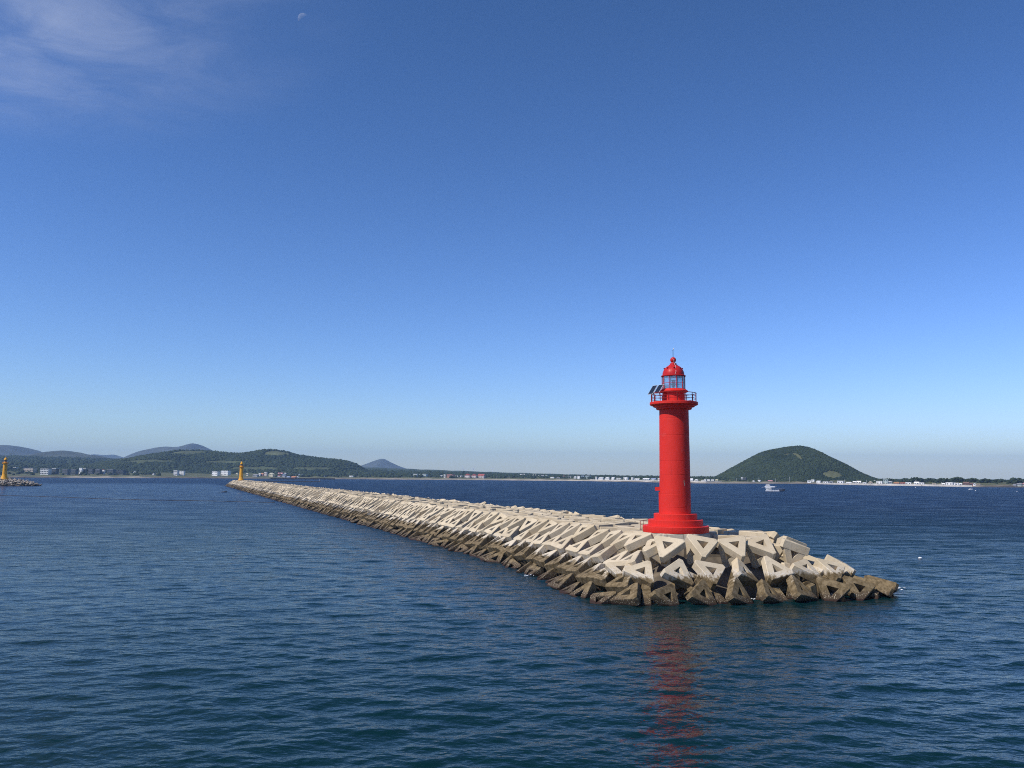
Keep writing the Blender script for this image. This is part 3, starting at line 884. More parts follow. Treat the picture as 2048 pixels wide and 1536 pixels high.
for i in range(NP):
    a0 = view_a + R(14.5) + 2 * math.pi * i / NP; a1 = a0 + 2 * math.pi / NP
    mb = MB(); mb.tube([(1.16 * math.cos(a0), 1.16 * math.sin(a0), zl0), (1.16 * math.cos(a0), 1.16 * math.sin(a0), zl1)], 0.042, 8)
    mb.build('mullion', M['red_metal'], LH, auto=40)
    mb = MB(); q = [(1.15 * math.cos(a0 + (a1 - a0) * f), 1.15 * math.sin(a0 + (a1 - a0) * f)) for f in (0.035, 0.965)]
    k_ = 0.992
    vs = [(q[0][0], q[0][1], zl0 + .002), (q[1][0], q[1][1], zl0 + .002), (q[1][0], q[1][1], zl1 - .002), (q[0][0], q[0][1], zl1 - .002)]
    vs += [(x * k_, y * k_, z) for x, y, z in vs]
    mb.add(vs, [(0, 1, 2, 3), (7, 6, 5, 4), (0, 4, 5, 1), (1, 5, 6, 2), (2, 6, 7, 3), (3, 7, 4, 0)])
    mb.build('pane', M['glass'], LH)
mb = MB(); mb.tube([(1.155 * math.cos(view_a + R(14.5) + 2 * math.pi * k / NP), 1.155 * math.sin(view_a + R(14.5) + 2 * math.pi * k / NP), rel(20.62)) for k in range(NP)], 0.02, 6, True)
mb.build('glazing_bar', M['red_metal'], LH, auto=40)
# lamp inside
mb = MB(); mb.lathe([(0.20, rel(20.02)), (0.14, rel(20.08)), (0.10, rel(20.25)), (0.19, rel(20.30)), (0.19, rel(20.46)), (0.29, rel(20.52)), (0.27, rel(20.58)), (0.17, rel(20.60)), (0.19, rel(20.72)), (0.17, rel(20.84)), (0.27, rel(20.88)), (0.22, rel(20.95)), (0.05, rel(20.98))], 32)
mb.build('lamp', M['lens'], LH, auto=35)
# dome
mb = MB(); mb.lathe([(1.18, rel(21.30)), (1.25, rel(21.33)), (1.27, rel(21.40)), (1.16, rel(21.45))], 64); mb.build('dome_rim', M['red_metal'], LH, auto=35)
mb = MB(); zc_ = rel(21.45)
mb.lathe([(1.12 * math.cos(t) ** 0.92 if t < 1.5 else 0.1, zc_ + 1.10 * math.sin(t)) for t in np.linspace(0, 1.30, 16)], 64); dome = mb.build('dome', M['red_metal'], LH, auto=50)
for i in range(8):
    a = view_a + R(6) + 2 * math.pi * i / 8; t = 0.72
    r0 = 1.12 * math.cos(t) ** 0.92; z_ = zc_ + 1.10 * math.sin(t)
    mb = MB(); mb.lathe([(0.05, z_ - .09), (0.085, z_ - .05), (0.10, z_ + .02), (0.05, z_ + .06)], 10, 0, (r0 + .04) * math.cos(a), (r0 + .04) * math.sin(a))
    v = mb.build('vent', M['rail'], dome, auto=40)
    mb = MB(); pts_ = []
    for t in np.linspace(0.02, 1.28, 9):
        r0 = 1.12 * math.cos(t) ** 0.92 + .004; pts_.append((r0 * math.cos(a + R(22.5)), r0 * math.sin(a + R(22.5)), zc_ + 1.10 * math.sin(t)))
    mb.tube(pts_, 0.014, 5); mb.build('seam', M['red_metal'], dome, auto=40)
mb = MB(); mb.lathe([(0.46, rel(22.46)), (0.46, rel(22.53)), (0.36, rel(22.55)), (0.34, rel(22.70)), (0.22, rel(22.72)), (0.16, rel(22.84))], 40); mb.build('dome_collar', M['red_metal'], LH, auto=35)
mb = MB(); zb = rel(23.06)
mb.lathe([(max(0.02, 0.305 * math.cos(t)), zb + 0.305 * math.sin(t)) for t in np.linspace(-1.25, 1.5, 14)], 32); mb.build('ball', M['red_metal'], LH, auto=60)
mb = MB(); mb.tube([(0, 0, zb + 0.28), (0, 0, rel(24.12))], 0.028, 6); mast = mb.build('mast', M['dark_metal'], LH, auto=40)
mb = MB(); mb.tube([(-0.14, 0.02, rel(24.1)), (0.06, -0.02, rel(24.1))], 0.014, 5); mb.build('wind_vane', M['dark_metal'], mast)
mb = MB(); mb.lathe([(0.012, rel(24.12)), (0.05, rel(24.2)), (0.05, rel(24.27)), (0.012, rel(24.32))], 10, 0, 0.05, 0); mb.build('mast_cap', M['white_metal'], mast, auto=40)
# earthing cable down the dome
mb = MB(); mb.tube([(0.30 * math.cos(view_a + R(12)), 0.30 * math.sin(view_a + R(12)), zb + .05), (0.35 * math.cos(view_a + R(16)), 0.35 * math.sin(view_a + R(16)), rel(22.72)), (0.8 * math.cos(view_a + R(18)), 0.8 * math.sin(view_a + R(18)), rel(22.30)), (1.12 * math.cos(view_a + R(14)), 1.12 * math.sin(view_a + R(14)), rel(21.72)), (1.2 * math.cos(view_a + R(4)), 1.2 * math.sin(view_a + R(4)), rel(21.2))], 0.013, 5)
mb.build('cable', M['white_metal'], LH)
# door canopy on the landward flank
pa = view_a - R(93)
mb = MB(); mb.box(1.40, 1.98, -0.55, 0.55, rel(9.62), rel(9.98)); mb.build('door_canopy', M['red'], LH, rot=(0, 0, pa))
mb = MB(); mb.box(1.45, 1.615, -0.48, 0.48, 1.86, rel(9.5)); mb.build('door_frame', M['red'], LH, rot=(0, 0, pa))
# solar panels on the gallery, leaning to the sun
pn = unit(np.array([-0.70, -0.45, 0.62]))
side_ = unit(np.cross([0, 0, 1.0], pn)); up_ = np.cross(pn, side_)
for k, base in enumerate(((-2.20, -0.40, 1.98), (-1.66, -0.86, 2.02))):
    b = np.array([base[0], base[1], rel(17.9) + base[2]])
    def quad(w, h, off, th):
        vs = []
        for dz in (0, th):
            for u, v in ((-w, -h), (w, -h), (w, h), (-w, h)): vs.append(b + side_ * u + up_ * v + pn * (off + dz))
        return vs
    fc = [(3, 2, 1, 0), (4, 5, 6, 7), (0, 1, 5, 4), (1, 2, 6, 5), (2, 3, 7, 6), (3, 0, 4, 7)]
    P0 = empty('solar_panel', (0, 0, 0)); P0.parent = LH
    mb = MB(); mb.add(quad(0.36, 0.60, 0, 0.04), fc); f_ = mb.build('panel_frame', M['white_metal'], P0)
    mb = MB(); mb.add(quad(0.33, 0.57, 0.041, 0.012), fc); mb.build('solar_cells', M['panel'], P0)
    foot = b - up_ * 0.1
    mb = MB(); mb.tube([tuple(foot - pn * 0.02), (foot[0] * 0.9, foot[1] * 0.9, foot[2] - 0.6), (foot[0] * 0.9, foot[1] * 0.9, zg)], 0.04, 6); mb.build('bracket', M['dark_metal'], P0)

# small dark handrail at the ladder behind the base
hp = at(1284, 1053, 92.0)
HR = empty('handrail', (hp[0], hp[1], 5.36), math.atan2(DV[1], DV[0]) - R(60), 'short dark metal handrail on the crest beside the red steps', 'handrail')
for x in (-0.28, 0.28): MB().tube([(x, 0, -.1), (x, 0, .85)], .035, 6).build('post', M['rail'], HR)
MB().tube([(-0.5, 0, .86), (1.1, 0, .86)], .03, 6).build('rail', M['rail'], HR)
MB().tube([(-0.28, 0, .45), (0.28, 0, .45)], .02, 6).build('rail', M['rail'], HR)

# ------------------------------------------------------------------ yellow lighthouses
def yellow_lighthouse(loc, label):
    L = empty('lighthouse', loc, 0, label, 'lighthouse', 'yellow lighthouses at the far breakwater ends')
    MB().lathe([(3.1, 0), (2.9, .6), (2.2, 2.0), (1.85, 3.4), (1.72, 4.2)], 32).build('base', M['yellow'], L, auto=50)
    MB().lathe([(1.715, 4.2), (1.5, 12.6)], 32).build('tower', M['yellow'], L, auto=50)
    MB().lathe([(1.6, 12.6), (2.4, 13.0), (2.45, 13.35)], 32).build('gallery_floor', M['yellow'], L, auto=40)
    for hz in (0.9, .5):
        MB().tube([(2.3 * math.cos(k * math.pi / 12), 2.3 * math.sin(k * math.pi / 12), 13.35 + hz) for k in range(24)], .05, 5, True).build('handrail', M['yellow'], L)
    for k in range(10):
        a = k * math.pi / 5
        MB().tube([(2.3 * math.cos(a), 2.3 * math.sin(a), 13.35), (2.3 * math.cos(a), 2.3 * math.sin(a), 14.25)], .05, 5).build('rail_post', M['yellow'], L)
    MB().lathe([(1.25, 13.35), (1.2, 14.5)], 24).build('watch_room', M['yellow'], L, auto=40)
    MB().lathe([(0.95, 14.5), (0.95, 15.7)], 12).build('lantern', M['lens'], L, auto=40)
    MB().lathe([(1.3, 15.7), (1.35, 15.85), (1.15, 16.6), (.75, 17.3), (.3, 17.7)], 24).build('dome', M['yellow'], L, auto=50)
    MB().lathe([(.25, 17.7), (.42, 18.0), (.3, 18.35), (.05, 18.5)], 16).build('ball', M['yellow'], L, auto=60)
    MB().tube([(0, 0, 18.4), (0, 0, 19.6)], .05, 5).build('mast', M['dark_metal'], L)
    MB().box(-.45, .45, -1.86, -1.5, 4.6, 6.6).build('door', plain('yellow_door', (.5, .3, .05)), L, rot=(0, 0, R(70)))
    return L
a = ps(10.0, 730)
yl = at(482, 962, a[1])
yellow_lighthouse((yl[0], yl[1], 4.3), 'yellow lighthouse standing on the far end of the long pale breakwater')
MB().lathe([(4.6, 2.5), (4.6, 4.28)], 8).build('concrete_base', M['concrete'], loc=(yl[0], yl[1], 0))
o = COL.objects[-1]; tag(o, 'low concrete base under the yellow lighthouse on the long breakwater', 'base slab')

# rubble mound with tetrapods under the second yellow lighthouse
mc = on_sea(5, 972); MD = mc[1]
y2 = at(8.5, 958, MD + 6)
yellow_lighthouse((y2[0], y2[1], 5.4), 'yellow lighthouse on the dark tetrapod mound at the harbour entrance')
def mound():
    V = []; F = []; n = 28
    prof = [(1.0, -2.2), (0.93, -0.8), (0.76, 1.5), (0.56, 3.2), (0.0, 3.8)]
    for r, z in prof:
        for k in range(n):
            q = 2 * math.pi * k / n
            V.append((mc[0] - 34 + 60 * r * math.cos(q) , MD + 8 + 13 * r * math.sin(q), z))
    for i in range(len(prof) - 1):
        for k in range(n):
            F.append((i * n + k, i * n + (k + 1) % n, (i + 1) * n + (k + 1) % n, (i + 1) * n + k))
    tag(link('breakwater', mesh_np('breakwater', V, F, M['core'])), 'short mound breakwater piled with tetrapods under its yellow lighthouse', 'breakwater')
mound()
def tetrapod_mesh():
    mb = MB(); dirs = [Vector((0, 0, 1))] + [Vector((math.cos(a) * .943, math.sin(a) * .943, -.333)) for a in (0, 2.094, 4.189)]
    for d in dirs:
        rq = d.to_track_quat('Z', 'Y').to_matrix()
        t = MB(); t.lathe([(.62, 0), (.40, 1.75), (.30, 1.85)], 9)
        mb.add([rq @ Vector(v) for v in t.v], t.f)
    return mesh_np('tetrapod', mb.v, mb.f, M['tetra'], True)
g = NM('tetrapod_concrete'); P_ = g.pos(); zz = g.sep(P_)[2]
g.bsdf(g.mix(g.rng(g.math('ADD', zz, g.math('MULTIPLY', g.noise(P_, .5), 2.5)), 1.8, 4.2), (.05, .04, .03), (.34, .29, .23)), .9)
M['tetra'] = g.m
tm = tetrapod_mesh()
cand = []
for i in range(900):
    q = random.uniform(-2.4, 0.9); f = random.uniform(0.3, 1.0)
    x = mc[0] - 34 + 60 * f * math.cos(q); y = MD + 8 + 13 * f * math.sin(q)
    z = float(np.interp(f, [0, .6, .8, .95, 1.0], [4.9, 4.5, 2.8, 0.4, -0.3])) + 0.5
    if x < -445 or any(math.dist((x, y, z), c) < 2.1 for c in cand): continue
    if math.hypot(x - y2[0], y - y2[1]) < 3.0: continue
    cand.append((x, y, z))
for c in cand[:190]:
    o = link('tetrapod', tm, loc=c, rot=(random.uniform(0, 6), random.uniform(0, 6), random.uniform(0, 6)))
    o.scale = (1.15,) * 3
    zl = ('dark wet tetrapod at the waterline of the mound under the entrance yellow lighthouse' if c[2] < 1.6 else 'grey tetrapod halfway up the mound under the entrance yellow lighthouse' if c[2] < 3.9 else 'pale tetrapod on top of the mound beside the entrance yellow lighthouse')
    tag(o, zl, 'tetrapod', 'tetrapods on the harbour entrance mound')

# ------------------------------------------------------------------ buildings along the coast
WALL = {}
def wcol(c):
    if c not in WALL: WALL[c] = plain('wall_paint', c, 0.7, 0, 0.12, 0.2)
    return WALL[c]
WHITE, CREAM, GREY, TEAL, SALMON, DARK, TAN, BROWN = (.80, .79, .76), (.66, .60, .42), (.36, .37, .38), (.42, .50, .48), (.58, .27, .20), (.055, .06, .065), (.50, .42, .32), (.16, .09, .07)
RED_R, BLUE_R, GREY_R, ORANGE_R, PINK_R, WHITE_R = (.34, .08, .06), (.22, .27, .36), (.24, .24, .25), (.5, .22, .10), (.52, .26, .27), (.80, .79, .77)
M['window'] = plain('dark_window', (.03, .04, .05), .2)
def house(x0, x1, yt, yb, col, label, roof='flat', rcol=WHITE_R, floors=1, deep=None, group=None, cat='house'):
    """a house seen between photo columns x0..x1 and rows yt..yb; stands on the coast land"""
    xm = (x0 + x1) / 2
    D0 = shore_dist(xm)
    # distance inland at which the land surface meets row yb
    best = None
    for t in np.linspace(25, 900, 120):
        X, Y, z = land_pt(xm, t)
        py = at(xm, yb, Y)[2]
        if best is None or abs(py - z) < best[0]: best = (abs(py - z), t, Y, z)
    _, t, Y, zg_ = best
    X = at(xm, yb, Y)[0]
    w = (x1 - x0) * Y / FPX; h = max(2.5, (yb - yt) * Y / FPX)
    dp = deep or max(3.5, min(12.0, w * 0.5))
    turn = R(random.uniform(22, 40))
    w = max(3.0, (w - dp * math.sin(turn)) / math.cos(turn))
    H = empty('house' if cat == 'house' else 'building', (X, Y, zg_), math.atan2(X, Y) * -0.6 - turn, label, cat, group)
    rh = 0.22 * h if roof == 'flat' else min(0.42 * h, w * 0.3)
    rh = min(rh, 0.7) if roof == 'flat' else rh
    wh = h - rh
    MB().box(-w / 2, w / 2, 0, dp, -4.0, wh).build('wall', wcol(col), H)
    if roof == 'flat':
        MB().box(-w / 2 - .25, w / 2 + .25, -.3, dp + .3, wh, h).build('roof', wcol(rcol), H)
    elif roof == 'gable':        # ridge along the front
        MB().add([(-w / 2 - .3, -.5, wh - .1), (w / 2 + .3, -.5, wh - .1), (w / 2 + .3, dp + .5, wh - .1), (-w / 2 - .3, dp + .5, wh - .1), (-w / 2 - .3, dp / 2, h), (w / 2 + .3, dp / 2, h)],
                 [(0, 1, 5, 4), (2, 3, 4, 5), (1, 2, 5), (3, 0, 4), (3, 2, 1, 0)]).build('roof', wcol(rcol), H)
    elif roof == 'front':        # gable end to the sea
        MB().add([(-w / 2 - .3, -.4, wh - .1), (w / 2 + .3, -.4, wh - .1), (0, -.4, h), (-w / 2 - .3, dp + .4, wh - .1), (w / 2 + .3, dp + .4, wh - .1), (0, dp + .4, h)],
                 [(0, 1, 2), (5, 4, 3), (0, 2, 5, 3), (1, 4, 5, 2), (0, 3, 4, 1)]).build('roof', wcol(rcol), H)
    fl = wh / floors
    nwin = max(1, min(8, int(round(w / 4.2))))
    for f in range(floors):
        zc = f * fl + fl * .28; zt = f * fl + fl * .74
        for k in range(nwin):
            c = -w / 2 + w * (k + .5) / nwin; hw = w / nwin * (.36 if col != WHITE else .22)
            if fl > 1.4: MB().box(c - hw, c + hw, -.06, .05, zc, zt).build('window', M['window'], H)
    return H
G = 'houses along the far shore'
HL = [
 (21, 34, 934.5, 938, GREY, 'long pale-roofed shed in the woods above the entrance lighthouse', 'flat', WHITE_R, 1),
 (44, 68, 936, 946, TAN, 'beige apartment house under a blue-grey flat roof, far left shore', 'flat', BLUE_R, 3),
 (78, 98, 937, 949, (.60, .60, .58), 'white-framed building with a grid of dark windows', 'flat', GREY_R, 3),
 (99, 114, 937, 949, DARK, 'dark building with a bright white roof beside the white-framed grid building', 'flat', WHITE_R, 3),
 (121, 137, 938, 949, (.09, .10, .11), 'dark grey low block right of the thin white pole', 'flat', GREY_R, 3),
 (139, 153, 938.5, 949, (.07, .08, .085), 'second dark grey block among the shore trees', 'flat', GREY_R, 3),
 (164, 172, 937, 948, (.08, .09, .1), 'dark wing attached behind the bright stair tower', 'flat', WHITE_R, 3),
 (157, 164, 936, 948, WHITE, 'narrow bright white stair tower between dark blocks', 'flat', WHITE_R, 1),
 (174, 186, 938, 948, (.07, .075, .085), 'dark block right of the bright stair tower', 'flat', GREY_R, 3),
 (188, 201, 938.5, 948, (.085, .09, .095), 'dark block left of the white slab with red corner', 'flat', GREY_R, 3),
 (202, 209, 939, 948, WHITE, 'narrow white slab building with a reddish top corner', 'flat', RED_R, 1),
 (211, 228, 939, 949, (.06, .07, .075), 'long dark building right of the white slab', 'flat', GREY_R, 3),
 (230, 248, 939.5, 949, (.05, .06, .065), 'last long dark building before the green hill', 'flat', DARK, 3),
 (248, 262, 934, 937.5, WHITE, 'long white shed roofs on the slope above the dark buildings', 'flat', WHITE_R, 1),
 (266, 271, 943, 948, WHITE, 'small white house alone before the green hill', 'front', WHITE_R, 1),
 (304, 308, 947.5, 950, WHITE, 'tiny white hut on the grass below the green hill', 'gable', WHITE_R, 1),
 (345, 356, 941, 950.5, (.62, .61, .60), 'white three-storey house, darker one of the pair under the green hill', 'flat', WHITE_R, 3),
 (357, 368, 942, 950.5, WHITE, 'white house with banded balconies, second of the pair under the green hill', 'flat', WHITE_R, 3),
 (421, 437, 943, 951, WHITE, 'low rounded wing of the white banded hall by the far lighthouse', 'flat', WHITE_R, 2),
 (439, 458, 941.5, 951, WHITE, 'tall wing of the white banded hall by the far lighthouse', 'flat', WHITE_R, 2),
 (471, 476, 946, 951, CREAM, 'cream box house beside the far yellow lighthouse tower', 'flat', CREAM, 1),
 (491, 497, 946, 951, CREAM, 'cream box house just beyond the far yellow lighthouse', 'flat', CREAM, 1),
 (503, 516, 948.5, 953, GREY, 'low grey shed left of the coloured village houses', 'gable', GREY_R, 1),
 (516, 521, 946.5, 952, WHITE, 'small white house at the left end of the coloured village', 'front', WHITE_R, 1),
 (521, 527, 946, 952, SALMON, 'orange house in the coloured village', 'gable', ORANGE_R, 2),
 (527, 534, 944.5, 952, (.66, .56, .50), 'tall pink-white house in the coloured village', 'flat', WHITE_R, 2),
 (536, 547, 945.5, 953, CREAM, 'cream house with a wide pale gable in the coloured village', 'front', (.68, .64, .46), 2),
 (551, 566, 945.5, 951.5, WHITE, 'white row house under a long pink roof', 'gable', PINK_R, 2),
 (566.5, 572, 945.5, 951, WHITE, 'white house right of the long pink roof', 'front', WHITE_R, 2),
 (554, 561, 949.5, 953.5, (.58, .55, .53), 'small gabled house in front of the long pink roof', 'front', RED_R, 1),
 (562, 571, 948.5, 955, GREY, 'grey-blue gabled house at the village waterfront', 'front', BLUE_R, 2),
 (571.5, 580, 952.5, 956, GREY, 'low blue-grey waterfront shed in the village', 'gable', BLUE_R, 1),
 (580.5, 592, 952.5, 956, SALMON, 'low orange waterfront shed in the village', 'gable', ORANGE_R, 1),
 (592.5, 597, 953, 956, WHITE, 'tiny white shed closing the village waterfront', 'flat', WHITE_R, 1),
 (579, 584, 947.5, 951.5, (.58, .62, .68), 'pale blue box house behind the waterfront sheds', 'flat', WHITE_R, 1),
 (587, 594, 948.5, 951.5, GREY, 'grey cottage at the right end of the village', 'front', GREY_R, 1),
 (595, 605, 948, 951.5, GREY, 'long grey house at the right end of the village', 'gable', BLUE_R, 1),
 (645, 649, 951.5, 954, WHITE, 'tiny white hut on the empty shore right of the dark jetty', 'gable', WHITE_R, 1),
 (697, 706, 951.5, 954.5, WHITE, 'low white shed on the shore below the cone mountain', 'flat', WHITE_R, 1),
 (826, 834, 948, 954.5, WHITE, 'white box building with dark open front right of the cone mountain', 'flat', WHITE_R, 2),
 (837, 854, 948, 954, TEAL, 'long teal-grey building beside the white box building', 'flat', WHITE_R, 2),
 (876, 887, 951, 954, WHITE, 'low white wall-like shed left of the salmon building', 'flat', WHITE_R, 1),
 (887, 891, 949, 955, WHITE, 'white gable end attached to the salmon building', 'flat', WHITE_R, 1),
 (891.2, 907, 949, 955, SALMON, 'long salmon red building on the beach', 'flat', (.5, .22, .18), 2),
 (909, 916, 951.5, 955, WHITE, 'low white cottage between the salmon building and red-white villas', 'gable', WHITE_R, 1),
 (917, 925, 950.5, 955, WHITE, 'white cottage cluster next to the red-white villas', 'front', GREY_R, 1),
 (928, 940, 947.5, 956, (.70, .60, .55), 'first red-roofed villa of the row of three', 'front', RED_R, 2),
 (941.5, 953, 948, 956, (.70, .60, .55), 'middle red-roofed villa of the row of three', 'front', RED_R, 2),
 (954, 969, 948, 956, (.70, .60, .55), 'widest red-roofed villa of the row of three', 'gable', RED_R, 2),
 (998, 1002, 950, 952, WHITE, 'tiny white hut in the trees right of the villas', 'flat', WHITE_R, 1),
 (1003, 1012, 950.5, 952.5, WHITE, 'long low white roof in the trees right of the villas', 'flat', WHITE_R, 1),
 (1039, 1044, 948, 952, WHITE, 'small white house high at the wood edge', 'front', WHITE_R, 1),
 (1044.5, 1050, 948, 951.5, (.6, .66, .6), 'pale green house high at the wood edge', 'gable', WHITE_R, 1),
 (1055, 1060, 949.8, 952, WHITE, 'small white roof left of the wide white house', 'flat', WHITE_R, 1),
 (1064, 1072, 949.5, 952.5, WHITE, 'wide white house at the start of the beach village', 'gable', WHITE_R, 1),
 (1075, 1080, 951, 954.3, WHITE, 'white gabled house in the beach village', 'front', WHITE_R, 1),
 (1082, 1088, 950, 953.5, WHITE, 'pale house with grey roof in the beach village', 'gable', GREY_R, 1),
 (1089, 1096, 950, 953.5, TEAL, 'pale green house in the beach village', 'flat', TEAL, 1),
 (1097, 1105, 950, 952.5, GREY, 'grey long house behind the beach village', 'gable', BLUE_R, 1),
 (1099, 1109, 954, 956.8, WHITE, 'long white beach hall close to the sand', 'flat', WHITE_R, 1),
 (1112, 1120, 955, 957.5, (.6, .6, .6), 'low grey-white shed close to the sand', 'gable', GREY_R, 1),
 (1123, 1131, 951, 956, WHITE, 'white house with brown roof and pointed gable', 'front', BROWN, 2),
 (1134, 1145, 952.5, 956, GREY, 'grey shed left of the two bright houses', 'flat', GREY_R, 1),
 (1147, 1153, 952.5, 957.5, WHITE, 'bright white gabled house with steep roof', 'front', WHITE_R, 2),
 (1154, 1160, 952, 958, WHITE, 'bright white tall house with dark windows', 'flat', WHITE_R, 2),
 (1162, 1168, 951.5, 957, (.62, .64, .66), 'bluish white house right of the bright pair', 'gable', BLUE_R, 2),
 (1170, 1181, 951, 957, TEAL, 'grey-green three-storey block with open balconies', 'flat', GREY_R, 3),
 (1190, 1194, 953.5, 958.7, WHITE, 'narrow white house at the edge of the white row', 'flat', WHITE_R, 2),
 (1195, 1207, 955, 959, WHITE, 'wide bright white house in the white row', 'gable', WHITE_R, 1),
 (1209, 1219, 954, 959.3, WHITE, 'white house with pointed roof closing the white row', 'front', WHITE_R, 1),
 (1222, 1229, 955, 959.6, WHITE, 'white gabled house behind the crest of blocks', 'gable', WHITE_R, 1),
 (1231, 1243, 956, 960, (.62, .62, .6), 'low pale hall left of the red tower', 'flat', WHITE_R, 1),
 (1246, 1256, 954.5, 960, WHITE, 'two-storey white house left of the red tower', 'flat', WHITE_R, 2),
 (1262, 1267, 955, 960.5, WHITE, 'narrow white house left of the red tower', 'flat', WHITE_R, 2),
 (1268, 1279, 957, 961, WHITE, 'long white-roofed house left of the red tower', 'gable', WHITE_R, 1),
 (1284, 1299, 956.5, 961, (.6, .64, .6), 'pale green-white house beside the red tower', 'gable', WHITE_R, 1),
 (1300, 1312, 956, 961.3, WHITE, 'white house with blue-grey roof beside the red tower', 'gable', BLUE_R, 1),
 (1314, 1330, 956.5, 961.8, WHITE, 'white house partly hidden behind the red tower', 'flat', WHITE_R, 1),
 (1378, 1386, 957, 962.2, WHITE, 'white house just right of the red tower', 'gable', WHITE_R, 1),
 (1388, 1396, 958.5, 962.5, WHITE, 'white gabled house second right of the red tower', 'front', WHITE_R, 1),
 (1401, 1413, 961, 964, WHITE, 'low bright white hall near the beach', 'flat', WHITE_R, 1),
 (1407, 1412, 958, 961, (.6, .68, .7), 'pale blue house above the low bright hall', 'front', WHITE_R, 1),
 (1414, 1420, 958.5, 961.2, WHITE, 'small white house left of the hill foot', 'flat', WHITE_R, 1),
 (1422, 1428, 959, 961.2, WHITE, 'long white roof at the hill foot', 'flat', WHITE_R, 1),
 (1430, 1436, 959, 962, CREAM, 'cream house at the hill foot', 'gable', CREAM, 1),
 (1482, 1485.5, 954.5, 961.5, (.6, .6, .58), 'tall narrow pale tower house at the hill foot', 'flat', WHITE_R, 1),
 (1486, 1493, 955.5, 962, DARK, 'dark glazed house attached to the narrow tower house', 'flat', GREY_R, 2),
 (1505, 1509, 962, 963.6, WHITE, 'tiny white shed right of the dark glazed house', 'flat', WHITE_R, 1),
 (1511, 1521, 960, 962.8, WHITE, 'long white house above the motor boat', 'gable', WHITE_R, 1),
 (1535, 1545, 960.5, 963.5, SALMON, 'salmon red cottage above the motor boat', 'gable', PINK_R, 1),
 (1614.5, 1622, 961, 965, WHITE, 'white house at the left end of the pale sea wall', 'flat', WHITE_R, 1),
 (1622.5, 1629, 959.3, 963.5, WHITE, 'white two-storey house above the left end of the sea wall', 'flat', WHITE_R, 2),
 (1632, 1641, 961.5, 965, WHITE, 'white house with a flat canopy above the sea wall', 'gable', WHITE_R, 1),
 (1645, 1657, 964, 967, WHITE, 'low white shed on the pale sea wall', 'flat', WHITE_R, 1),
 (1658, 1666, 963, 967, GREY, 'grey shed on the pale sea wall', 'flat', GREY_R, 1),
 (1674, 1687, 962, 967, WHITE, 'big white box building in the middle of the sea wall', 'flat', WHITE_R, 1),
 (1692, 1703, 964.5, 967.5, WHITE, 'low white row right of the big white box', 'gable', WHITE_R, 1),
 (1705, 1712, 963, 967.8, (.66, .6, .5), 'pale tan house left of the white hip-roofed one', 'gable', WHITE_R, 1),
 (1712.5, 1722, 961.8, 966.5, WHITE, 'white hip-roofed house at the foot of the hill slope', 'gable', WHITE_R, 1),
 (1725, 1732, 966, 968, WHITE, 'low white shed at the end of the pale sea wall', 'flat', WHITE_R, 1),
 (1736, 1745, 963, 968.3, TAN, 'tan house with gabled front under the pines', 'front', TAN, 1),
 (1746.5, 1752, 961, 964, (.6, .66, .62), 'small pale green house among the pines', 'flat', WHITE_R, 1),
 (1752.5, 1764.5, 962, 968, WHITE, 'white building with a dark window band under the pines', 'flat', WHITE_R, 2),
 (1766, 1776, 959.5, 968, TEAL, 'tall pale teal building under the pines', 'flat', TEAL, 3),
 (1777, 1784, 963, 968.5, (.28, .32, .34), 'dark grey-blue house right of the tall teal building', 'flat', WHITE_R, 2),
 (1787, 1798, 966.3, 970, SALMON, 'orange-roofed beach house beside the red-roofed one', 'gable', ORANGE_R, 1),
 (1800, 1810, 966.8, 970.5, (.6, .4, .35), 'red-roofed beach house between orange and white ones', 'gable', RED_R, 1),
 (1811, 1822, 966, 970.3, WHITE, 'white beach house with dark front right of the red roof', 'flat', WHITE_R, 1),
 (1827.5, 1838, 965, 970.5, WHITE, 'bright white gabled beach house', 'gable', WHITE_R, 1),
 (1838.5, 1848, 966.5, 970.5, WHITE, 'low annexe of the bright white gabled beach house', 'flat', WHITE_R, 1),
 (1864, 1872, 967.5, 971, TAN, 'small tan beach house alone on the sea wall', 'flat', TAN, 1),
 (1883, 1890, 966.5, 970.3, WHITE, 'white cottage left of the big white beach house', 'gable', WHITE_R, 1),
 (1891, 1906, 966, 971.3, WHITE, 'big white beach house with stepped roof', 'flat', WHITE_R, 1),
 (1908, 1917, 966.8, 971.5, WHITE, 'white beach house with a dark opening', 'flat', WHITE_R, 1),
 (1918, 1924, 968, 971.8, WHITE, 'low white beach hut left of the brown house', 'gable', WHITE_R, 1),
 (1925.5, 1938, 965, 971.8, BROWN, 'dark brown timber house under the pines', 'gable', BROWN, 2),
 (1939, 1946, 967, 972, (.3, .14, .1), 'red-brown house right of the dark timber house', 'gable', BROWN, 1),
 (1946.5, 1951, 968, 972, WHITE, 'narrow white hut right of the red-brown house', 'front', WHITE_R, 1),
 (1953, 1961, 969, 972.3, TAN, 'low tan wall-like shed at the end of the beach houses', 'flat', TAN, 1),
 (2025, 2032, 968.5, 972.3, GREY, 'grey cottage at the far right shore', 'gable', GREY_R, 1),
 (2033, 2043, 968, 973, (.45, .5, .47), 'pale grey-green house at the far right shore', 'gable', GREY_R, 1),
 (2044, 2054, 967, 973.5, (.66, .58, .56), 'pinkish white house at the right end of the shore', 'front', PINK_R, 1),
]
for x0, x1, yt, yb, col, label, roof, rc, fl in HL:
    house(x0, x1, yt, yb, col, label, roof, rc, fl, None, G, 'building' if (fl >= 3 or x1 - x0 > 15) else 'house')

